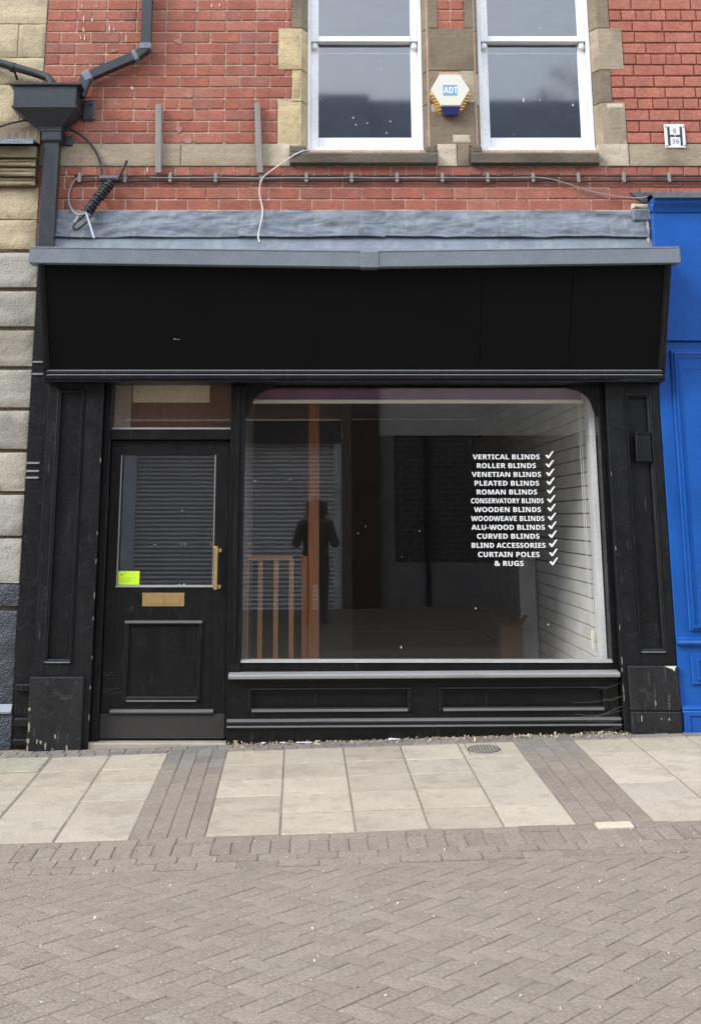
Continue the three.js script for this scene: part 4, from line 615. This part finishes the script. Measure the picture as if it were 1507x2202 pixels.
{ // cables
  const C = thing('wall_cable', 'pair of black cables clipped along the brick above the lead flashing', 'cable', [.4, 3.95, .02]); const r = rng(8);
  const line = (y, z, amp) => { const p = []; for (let x = -1.86; x < 4.6; x += .168) p.push([x, y + (r() - .5) * amp - .002 * Math.abs(Math.sin(x * 9.3)), z]); return p; };
  part('cable_run', tube(line(4.006, .016, .005), .006, 220, 6), M.cable, C); part('cable_run', tube(line(3.968, .02, .005), .0085, 220, 6), M.cable, C);
  for (let x = -1.82; x < 3.5; x += .3355) part('cable_clip', [cb(x - .012, x + .012, 3.955, 4.022, .012, .034, .003), cb(x - .009, x + .009, 4.018, 4.034, .008, .026, .003)], M.clip, C);
  const T = thing('telephone_wire', 'thin grey wire along the cables drooping to the blue shopfront', 'wire', [.8, 3.9, .03]); { const p = []; for (let x = -1.3; x <= 1.55; x += .168) p.push([x, 3.987 + (r() - .5) * .008, .034]); part('wire_run', tube([...p, [1.62, 3.985, .035], [1.78, 3.945, .03], [1.98, 3.88, .025], [2.15, 3.845, .03], [2.3, 3.828, .05], [2.36, 3.833, .08]], .0042, 140, 6), M.greyCable, T); }
  single('white_cable', tube([[-.135, 4.212, -.05], [-.16, 4.195, .04], [-.22, 4.16, .066], [-.33, 4.095, .03], [-.42, 4.03, .03], [-.46, 3.99, .04], [-.485, 3.93, .025], [-.485, 3.85, .02], [-.465, 3.76, .03], [-.463, 3.69, .065], [-.478, 3.6, .085], [-.488, 3.53, .1], [-.475, 3.47, .2], [-.455, 3.4, .45]], .005, 90, 8), M.whiteCable, 'white cable running from the window sill down over the lead roof', 'cable');
  const J = thing('cable_joint', 'black ribbed cable joint bundle hanging diagonally near the downpipe', 'cable joint', [-1.66, 3.7, .08]);
  const a = V(-1.575, 3.945, .07), b = V(-1.735, 3.715, .095); part('core', rod(a.toArray(), b.toArray(), .026, .028, 14), M.cable, J);
  for (let i = 0; i < 11; i++) { const t = (i + .5) / 11, p = a.clone().lerp(b, t), g = new THREE.TorusGeometry(.03 + (i % 3) * .003, .008 + (i % 2) * .003, 6, 12); g.applyQuaternion(new THREE.Quaternion().setFromUnitVectors(V(0, 0, 1), b.clone().sub(a).normalize())); g.rotateZ((r() - .5) * .2); g.translate(p.x, p.y, p.z); part('rib', fin(g), M.cable, J); const th = r() * 6.28, q = p.clone().add(V(Math.cos(th) * .06, Math.sin(th) * .05, .02)); part('tie_end', rod(p.toArray(), q.toArray(), .004, .002, 5), M.cable, J); }
  part('stub', rod([-1.535, 3.965, .05], [-1.47, 4.115, .05], .011, .012, 8), M.cable, J); part('sleeve', rod([-1.67, 3.985, .03], [-1.53, 3.985, .035], .022, .022, 12), mat([.09, .09, .105], .5), J);
  part('tail_loop', tube([[-1.735, 3.715, .095], [-1.78, 3.66, .1], [-1.83, 3.6, .11], [-1.815, 3.575, .11], [-1.76, 3.61, .1], [-1.7, 3.7, .08], [-1.68, 3.76, .07]], .0085, 50, 7), M.cable, J); part('connector', rod([-1.82, 3.625, .11], [-1.795, 3.675, .105], .014, .014, 8), M.bead, J);
  single('loose_cable', tube([[-2.0, 4.41, .06], [-1.9, 4.36, .05], [-1.8, 4.3, .04], [-1.72, 4.21, .035], [-1.67, 4.1, .03], [-1.655, 3.99, .03], [-1.66, 3.85, .03], [-1.665, 3.8, .06]], .009, 70, 8), M.cable, 'black cable curving from the hopper down to the cable joint', 'cable');
  single('loop_cable', tube([[-1.82, 4.0, .025], [-1.87, 3.95, .02], [-1.895, 3.87, .02], [-1.885, 3.79, .03], [-1.84, 3.72, .06], [-1.79, 3.69, .09], [-1.74, 3.7, .1]], .0075, 50, 8), M.greyCable, 'grey cable looping left of the cable joint onto the flashing', 'cable');
  single('stay_tube', rod([-1.74, 3.7, .11], [-1.655, 3.49, .2], .008, .009, 8), mat([.3, .33, .37], .4), 'short grey tube leaning from the cable joint onto the lead roof', 'tube');
  single('sagging_cable', tube([[-3.4, 4.16, .14], [-2.6, 4.28, .12], [-2.35, 4.385, .1], [-2.2, 4.42, .08], [-2.05, 4.42, .06]], .008, 60, 8), M.cable, 'black cable sagging across the stone ledge from below the hopper', 'cable');
}
{
  const B = thing('meter_box', 'small flat black box screwed to the upper part of the pilaster beside the blue shop', 'box', [2.2, 1.92, .11]);
  part('case', cb(2.146, 2.252, 1.92, 2.118, .1, .135, .006), M.black, B); part('lid_lip', cb(2.15, 2.248, 2.106, 2.126, .1, .142, .004), M.black, B);
  const st = thing('door_sticker', 'bright yellow green sticker in the lower corner of the door glass', 'sticker', [-1.355, 1.087, -.034]);
  part('sheet', cb(-1.426, -1.28, 1.098, 1.188, -.0355, -.035, .0001), mat([.55, .82, .03], .6), st);
  const K = mat([.16, .3, .02], .7), q = mat([.5, .12, .02], .7); part('print', [[-1.42, -1.29, 1.141, 1.1425, K], [-1.418, -1.335, 1.128, 1.13, q], [-1.418, -1.345, 1.119, 1.1205, K], [-1.41, -1.395, 1.158, 1.168, K], [-1.385, -1.377, 1.17, 1.178, K]].map(a => cb(a[0], a[1], a[2], a[3], -.0349, -.0346, .0001)), K, st);
}
{ // iron cover in the pavement
  const x = .988, z = .335 + .12, C = thing('drain_cover', 'small round ribbed iron cover set in the paving near the window', 'cover', [x + .006, gy(x, z) - .002, z - .02]);
  const g = new THREE.CylinderGeometry(.1, .1, .03, 32); g.translate(0, -.012, 0); const o = ORG.get(C); g.translate(...o); part('cover_plate', fin(g, 0, 0, .6), mat([.16, .155, .14], .7, { map: soilTex }), C);
  const rg = new THREE.TorusGeometry(.096, .006, 8, 40); rg.rotateX(Math.PI / 2); rg.translate(o[0], o[1] + .004, o[2]); part('rim', fin(rg), mat([.12, .11, .1], .6), C);
  for (let i = -4; i <= 4; i++) { const h = Math.sqrt(.088 ** 2 - (i * .02) ** 2); if (h > .02) part('rib', cb(o[0] + i * .02 - .006, o[0] + i * .02 + .006, o[1], o[1] + .01, o[2] - h, o[2] + h, .004), mat([.3, .29, .26], .7, { map: soilTex }), C); }
  C.rotation.set(.04, 0, .028);
}
{ // litter and cobwebs at the foot of the shop
  const r = rng(321), N = 1300, g = new THREE.TetrahedronGeometry(.0042), im = new THREE.InstancedMesh(g, mat([.5, .45, .38], .95), N), m4 = new THREE.Matrix4(), col = new THREE.Color();
  for (let i = 0; i < N; i++) { const x = -.66 + 2.66 * r() ** 1.0, heap = Math.exp(-((x + .55) ** 2) / .01) + Math.exp(-((x - 1.85) ** 2) / .02); const z = .085 + Math.abs(r() + r() - 1) * (.1 + .08 * heap) + (i % 5 === 0 ? .09 * r() : 0); const s = .35 + r() * r() * 1.7; m4.makeRotationFromEuler(new THREE.Euler(r() * 6, r() * 6, r() * 6)); m4.scale(V(s * (1 + r() * 4), s * .4, s)); m4.setPosition(x, gy(x, z) + .003 + heap * .012 * r(), z); im.setMatrixAt(i, m4); const t = r(); col.setRGB(...(t < .35 ? [1.1, 1.05, .95] : t < .7 ? [.75, .65, .5] : [.35, .28, .2])); im.setColorAt(i, col); }
  im.name = 'litter'; im.userData = { kind: 'stuff', label: 'dry grit and leaf litter along the foot of the shopfront', category: 'litter' }; shade(im); scene.add(im);
  [[-.14, .13, .05], [-.4, .105, .02], [.43, .1, .016], [.465, .11, .022], [-.28, .115, .018], [-.05, .1, .015]].forEach(([x, z, w], i) => { const q = roughBlock(-w, w, 0, .008, -.012, .012, .012, 400 + i, 6, 2, .004); q.rotateY(i * 1.3); q.rotateX(-.2); q.translate(x, gy(x, z) + .002, z); single('paper_scrap', q, M.paper, ['large white paper scrap under the left riser panel', 'small white scrap left of the large paper scrap', 'tiny white scrap touching the middle of the skirting', 'curled white scrap by the skirting under the panel gap', 'pale scrap between the large scrap and the door', 'pale scrap just right of the large paper scrap'][i], 'scrap', 'scraps along the skirting'); });
  { const q = rng(777), n = 800, gg = new THREE.TetrahedronGeometry(.003), gm = new THREE.InstancedMesh(gg, mat([.5, .48, .44], .9), n); for (let i = 0; i < n; i++) { const z = 2.05 + q() * 2.9, x = -2.4 + q() * 4.9, t = .4 + q() * q() * 1.6; m4.makeRotationFromEuler(new THREE.Euler(q() * 6, q() * 6, q() * 6)); m4.scale(V(t * (1 + q() * 1.8), t * .6, t)); m4.setPosition(x, gy(x, z) + .003, z); gm.setMatrixAt(i, m4); const k = q(); col.setRGB(...(k < .6 ? [1.35, 1.3, 1.2] : k < .8 ? [1, .95, .85] : [.3, .26, .22])); gm.setColorAt(i, col); } gm.name = 'grit'; gm.userData = { kind: 'stuff', label: 'pale grit and stone chips scattered over the paved street', category: 'grit' }; shade(gm); scene.add(gm); }
  const web = mat([.16, .155, .15], .9);
  const strands = (list, rr) => list.map(([a, b, sag]) => tube([a, [(a[0] + b[0]) / 2, (a[1] + b[1]) / 2 - sag, (a[2] + b[2]) / 2 + .008], b], rr, 8, 4));
  { const L = []; for (let i = 0; i < 10; i++) { const y = .2 + r() * .34; L.push([[1.955, y, .09 + r() * .02], [1.955 - .06 - r() * .32, y - .05 + r() * .05 - .02, .06 + r() * .03], .01 + r() * .02]); } single('cobweb', strands(L, .0005), web, 'grey cobwebs strung between the stall riser and the pilaster', 'cobweb'); }
  { const L = []; for (let i = 0; i < 7; i++) { const y = .5 + i * .006 - (i % 2) * .1, a = r() * .02; L.push([[-1.506 + a, y, -.008], [-1.506 + a + .05 + r() * .09, y + .015 * (r() - .3), .002], r() * .012]); } single('cobweb', strands(L, .0004), web, 'grey cobwebs on the lower hinge side of the black door', 'cobweb'); }
}

// ───────────────────────── across the street (seen in the glass) ─────────────────────────
{
  const slate = mat([.15, .175, .22], .7, { map: plainTex }); const Z = 11, A = thing('shuttered_shop', 'brown brick shop across the street with a grey roller shutter', 'building', [-1.5, .05, 11]); const brown = mat([.22, .13, .095], .9, { map: brickTex, bumpMap: grainBump, bumpScale: .01 });
  part('wall', [cb(-9, -3.25, -.1, 6.5, Z, Z + .4, .002), cb(-3.25, .28, 3.07, 6.5, Z + .02, Z + .4, .002), ], brown, A); part('pier', cb(.27, .865, -.1, 6.5, Z - .12, Z + .4, .004), mat([.13, .1, .08], .9, { map: brickTex }), A);
  part('fascia', cb(-3.25, .26, 2.715, 3.06, Z - .08, Z + .1, .006), mat([.02, .02, .026], .5), A); part('fascia_trim', cb(-3.25, .26, 3.06, 3.085, Z - .1, Z + .1, .004), M.slat, A);
  part('jamb', cb(.135, .262, -.1, 2.714, Z - .04, Z + .3, .004), mat([.85, .92, .94], .7, { map: plainTex }), A); part('jamb', cb(-3.25, -3.05, -.1, 2.714, Z - .04, Z + .3, .004), mat([.85, .92, .94], .7, { map: plainTex }), A);
  { const T = []; for (let i = 0; i < 40; i++) { const y = .05 + i * .067; const p = [[.012, y], [-.012, y + .004], [-.026, y + .016], [-.03, y + .032], [-.022, y + .046], [.004, y + .052], [.026, y + .056], [.026, y + .066], [.012, y + .067]]; for (let k = 0; k + 1 < p.length; k++) T.push(...quad([-3.05, p[k][1], Z + .08 + p[k][0]], [-3.05, p[k + 1][1], Z + .08 + p[k + 1][0]], [.135, p[k + 1][1], Z + .08 + p[k + 1][0]], [.135, p[k][1], Z + .08 + p[k][0]])); } part('roller_shutter', fromTris(T), mat([1, 1, 1], .55, { map: plainTex }), A); }
  part('shutter_back', cb(-3.25, .27, -.1, 2.8, Z + .2, Z + .3, .002), M.iron, A);
  part('roof', barX([[Z - .25, 6.55], [Z - .25, 6.65], [Z + 2.6, 9.75], [Z + 2.8, 9.75], [Z + 2.8, 6.55]], -9, .865), slate, A);
  const B = thing('grey_brick_shop', 'dark grey brick shop across the street under a pale rendered upper wall', 'building', [4, .05, 11]);
  const dk = mat([.1, .095, .088], .8, { map: brickTex }), mt = mat([.6, .57, .53], .9, { map: soilTex });
  part('wall_core', [cb(.866, 9, -.1, 2.83, Z + .01, Z + .4, .002)], mt, B); { const q = []; for (let k = 0; k < 24; k++) for (let x = .88 + (k % 2) * .11; x < 6; x += .224) q.push(cb(x, x + .205, .86 + k * .084, .86 + k * .084 + .068, Z - .004, Z + .05, .001)); part('brick_courses', q, dk, B, { kind: 'stuff' }); }
  part('plinth', cb(.866, 9, -.1, .85, Z - .03, Z + .3, .004), mat([.28, .275, .26], .8, { map: plainTex }), B); part('corner_strip', cb(.87, 1.1, .85, 2.83, Z - .02, Z + .1, .004), mat([.26, .26, .245], .8, { map: plainTex }), B);
  part('pale_upper_wall', cb(.866, 9, 2.83, 6.5, Z - .02, Z + .4, .004), mat([.7, .68, .6], .85, { map: plainTex }), B); part('pipe', rod([1.62, .1, Z - .06], [1.62, 2.83, Z - .06], .035), M.iron, B);
   part('roof', barX([[Z - .25, 6.55], [Z - .25, 6.65], [Z + 2.6, 9.62], [Z + 2.8, 9.62], [Z + 2.8, 6.55]], .87, 9), slate, B);
  // first-floor windows
  for (const [o, xs] of [[A, [-7, -4.6, -2.2, -.6]], [B, [2.2, 4.6, 7]]]) for (const x of xs) { part('window', [cb(x - .5, x + .5, 4.5, 6.2, Z - .05, Z - .025, .004)], M.white, o); part('pane', cb(x - .44, x + .44, 4.56, 6.14, Z - .055, Z - .051, .001), mat([.03, .035, .045], .08), o); }
  const chm = (x, z) => single('chimney', [cb(x - .35, x + .35, 8.9, 9.95, z - .3, z + .3, .02), rod([x - .15, 9.95, z], [x - .15, 10.2, z], .1, .08), rod([x + .15, 9.95, z], [x + .15, 10.2, z], .1, .08)], brown, x < -2 ? 'brown brick chimney stack on the roof end across the street' : 'brown brick chimney stack above the shuttered shop across the street', 'chimney'); chm(-5.5, 13.2); chm(-1.2, 13.6);
}

{ // trees behind the roofs across the street
  const bark = mat([.06, .048, .036], .9), leaf = mat([.05, .075, .04], .8);
  for (const [x, z, top, rad, sd, lab] of [[6.6, 17.5, 12.4, 1.9, 1, 'tall dark tree behind the roof of the grey brick shop'], [-.4, 17.5, 10.95, 1.5, 2, 'lower tree just above the ridge of the shuttered shop'], [2.4, 18, 10.9, 1.5, 3, 'broad tree topping the ridge between the two roofs']]) {
    const t = thing('street_tree', lab, 'tree', [x, -.3, z], 'trees behind the opposite roofs'), r = rng(9000 + sd), cy = top - rad, T = [];
    for (let i = 0; i < 46; i++) { const a = r() * 6.283, e = Math.acos(2 * r() - 1), q = rad * (.35 + .6 * Math.cbrt(r())), c = [x + q * Math.sin(e) * Math.cos(a), cy + q * Math.cos(e) * .95, z + q * Math.sin(e) * Math.sin(a)], cr = .22 + r() * .25;
      for (let k = 0; k < 55; k++) { const p = [0, 0, 0].map((_, m) => c[m] + (r() + r() - 1) * cr), d = () => (r() - .5) * .16; T.push([p, [p[0] + d(), p[1] + d(), p[2] + d()], [p[0] + d(), p[1] + d(), p[2] + d()]]); } }
    part('crown', fromTris(T), leaf, t); part('trunk', [rod([x, -.3, z], [x + .1, cy, z], .22, .12, 10), rod([x + .08, cy - 1.2, z], [x + .7, cy + .3, z + .2], .09, .04, 8), rod([x + .08, cy - 1, z], [x - .6, cy + .4, z - .2], .09, .04, 8)], bark, t);
  }
}
// ───────────────────────── the photographer ─────────────────────────
{
  const P = thing('person', 'person in dark coat and trousers holding up a black tablet in the street', 'person', [-.14, gy(-.14, 8.9), 8.9]), gx = -.14, g0 = gy(-.14, 8.9), zb = 8.92;
  const sdf = bones => (x, y, z) => { let d = 1e9, k = .02; for (const [a, b, ra, rb, sx = 1] of bones) { const bx = b[0] - a[0], by = b[1] - a[1], bz = b[2] - a[2], px = x - a[0], py = y - a[1], pz = z - a[2]; const L = bx * bx + by * by + bz * bz || 1e-9, t = clamp((px * bx + py * by + pz * bz) / L), dx = (px - bx * t) / sx, dy = py - by * t, dz = pz - bz * t; const e = Math.sqrt(dx * dx + dy * dy + dz * dz) - (ra + (rb - ra) * t); const h = clamp(.5 + .5 * (d - e) / k); d = d * (1 - h) + e * h - k * h * (1 - h); } return d; };
  function blob(f, c, half, res) { const mc = new MarchingCubes(res, new THREE.MeshBasicMaterial(), false, false, 120000); mc.isolation = 0; const s = mc.size; for (let k = 0; k < s; k++) for (let j = 0; j < s; j++) for (let i = 0; i < s; i++) mc.field[k * s * s + j * s + i] = -f(c[0] + (i - s / 2) / (s / 2) * half, c[1] + (j - s / 2) / (s / 2) * half, c[2] + (k - s / 2) / (s / 2) * half); mc.update(); const n = mc.count, g = new THREE.BufferGeometry(); g.setAttribute('position', new THREE.BufferAttribute(mc.positionArray.slice(0, n * 3), 3)); g.setAttribute('normal', new THREE.BufferAttribute(mc.normalArray.slice(0, n * 3), 3)); g.scale(half, half, half); g.translate(...c); return boxUV(g); }
  const tz = EYE[2] + .035, hx = [-.245, .005], hy = 1.53;        // tablet plane and the hands at its lower edge
  const body = [];
  for (const s of [-1, 1]) { const hipx = gx + s * .09; body.push([[hipx, g0 + .84, zb], [gx + s * .11, g0 + .47, zb - .01 * s], .1, .075], [[gx + s * .11, g0 + .47, zb - .01 * s], [gx + s * .115, g0 + .09, zb + .01], .072, .056], [[gx + s * .115, g0 + .05, zb + .03], [gx + s * .14, g0 + .035, zb - .14], .045, .035]);
    const sh = [gx + s * .185, g0 + 1.32, zb], el = [gx + s * .27, g0 + 1.08, zb - .14], wr = [hx[s < 0 ? 0 : 1] + s * .03, hy - .06, tz + .07]; body.push([sh, el, .075, .062], [el, wr, .06, .042]); }
  body.push([[gx, g0 + .86, zb], [gx, g0 + 1.12, zb], .125, .13, 1.4], [[gx, g0 + 1.12, zb], [gx, g0 + 1.28, zb], .12, .11, 1.55], [[gx - .14, g0 + 1.33, zb], [gx + .14, g0 + 1.33, zb], .07, .07], [[gx, g0 + .66, zb + .0], [gx, g0 + .9, zb], .145, .125, 1.35], [[gx, g0 + 1.34, zb], [gx, g0 + 1.47, zb - .02], .055, .05]);
  const f = sdf(body); part('body', blob(f, [gx, g0 + .82, zb], .9, 120), mat([.03, .031, .036], .85), P);
  const hc = [gx, g0 + 1.56, zb - .03], head = sdf([[[hc[0], hc[1] + .03, hc[2] + .015], [hc[0], hc[1] + .02, hc[2] - .01], .09, .085, .88], [[hc[0], hc[1] - .03, hc[2] - .02], [hc[0], hc[1] - .075, hc[2] - .045], .065, .042], [[hc[0], hc[1] - .005, hc[2] - .09], [hc[0], hc[1] - .03, hc[2] - .108], .012, .016], [[hc[0] - .08, hc[1] + .005, hc[2]], [hc[0] - .084, hc[1] - .03, hc[2]], .014, .01], [[hc[0] + .08, hc[1] + .005, hc[2]], [hc[0] + .084, hc[1] - .03, hc[2]], .014, .01], [[hc[0] - .025, hc[1] - .062, hc[2] - .085], [hc[0] + .025, hc[1] - .062, hc[2] - .085], .008, .008]]);
  part('head', blob(head, hc, .16, 60), mat([.45, .27, .2], .6), P); part('hair', blob((x, y, z) => Math.max(head(x, y, z) - .012, -(y - hc[1] - .035 + (hc[2] - z) * -.55)), hc, .16, 60), mat([.04, .03, .025], .9), P);
  for (const s of [-1, 1]) { const e = new THREE.SphereGeometry(.011, 10, 8); e.translate(hc[0] + s * .032, hc[1] + .005, hc[2] - .078); part('eye', fin(e), M.iron, P); }
  for (const [i, s] of [[0, -1], [1, 1]]) { const wx = hx[i] + s * .03, w0 = [wx, hy - .06, tz + .07], palm = [wx - s * .004, hy - .01, tz + .03], fb = [[w0, palm, .03, .026], [palm, [wx - s * .012, hy + .015, tz + .024], .026, .02]];
    for (let k = 0; k < 4; k++) { const y = hy + .035 - k * .019, L = [.062, .07, .066, .052][k]; fb.push([[wx, y - .012, tz + .022], [wx + s * .012, y, tz - .004], .009, .0085], [[wx + s * .012, y, tz - .004], [wx - s * L * .55, y + .004, tz - .018], .0085, .007]); }
    fb.push([[wx - s * .01, hy + .01, tz + .035], [wx - s * .035, hy + .045, tz + .026], .011, .009], [[wx - s * .035, hy + .045, tz + .026], [wx - s * .05, hy + .07, tz + .02], .009, .0075]);
    part('hand', blob(sdf(fb), [wx, hy, tz + .02], .12, 70), mat([.45, .27, .2], .6), P); }
  const T = thing('tablet', 'black tablet computer held up in both hands by the person in the street', 'tablet', [-.12, 1.5, tz]);
  part('case', cb(-.268, .028, 1.515, 1.755, tz, tz + .009, .003), mat([.012, .012, .013], .5), T); part('screen', cb(-.258, .018, 1.525, 1.745, tz + .0091, tz + .0096, .0001), mat([.01, .01, .012], .15), T);
}
renderer.render(scene, camera);
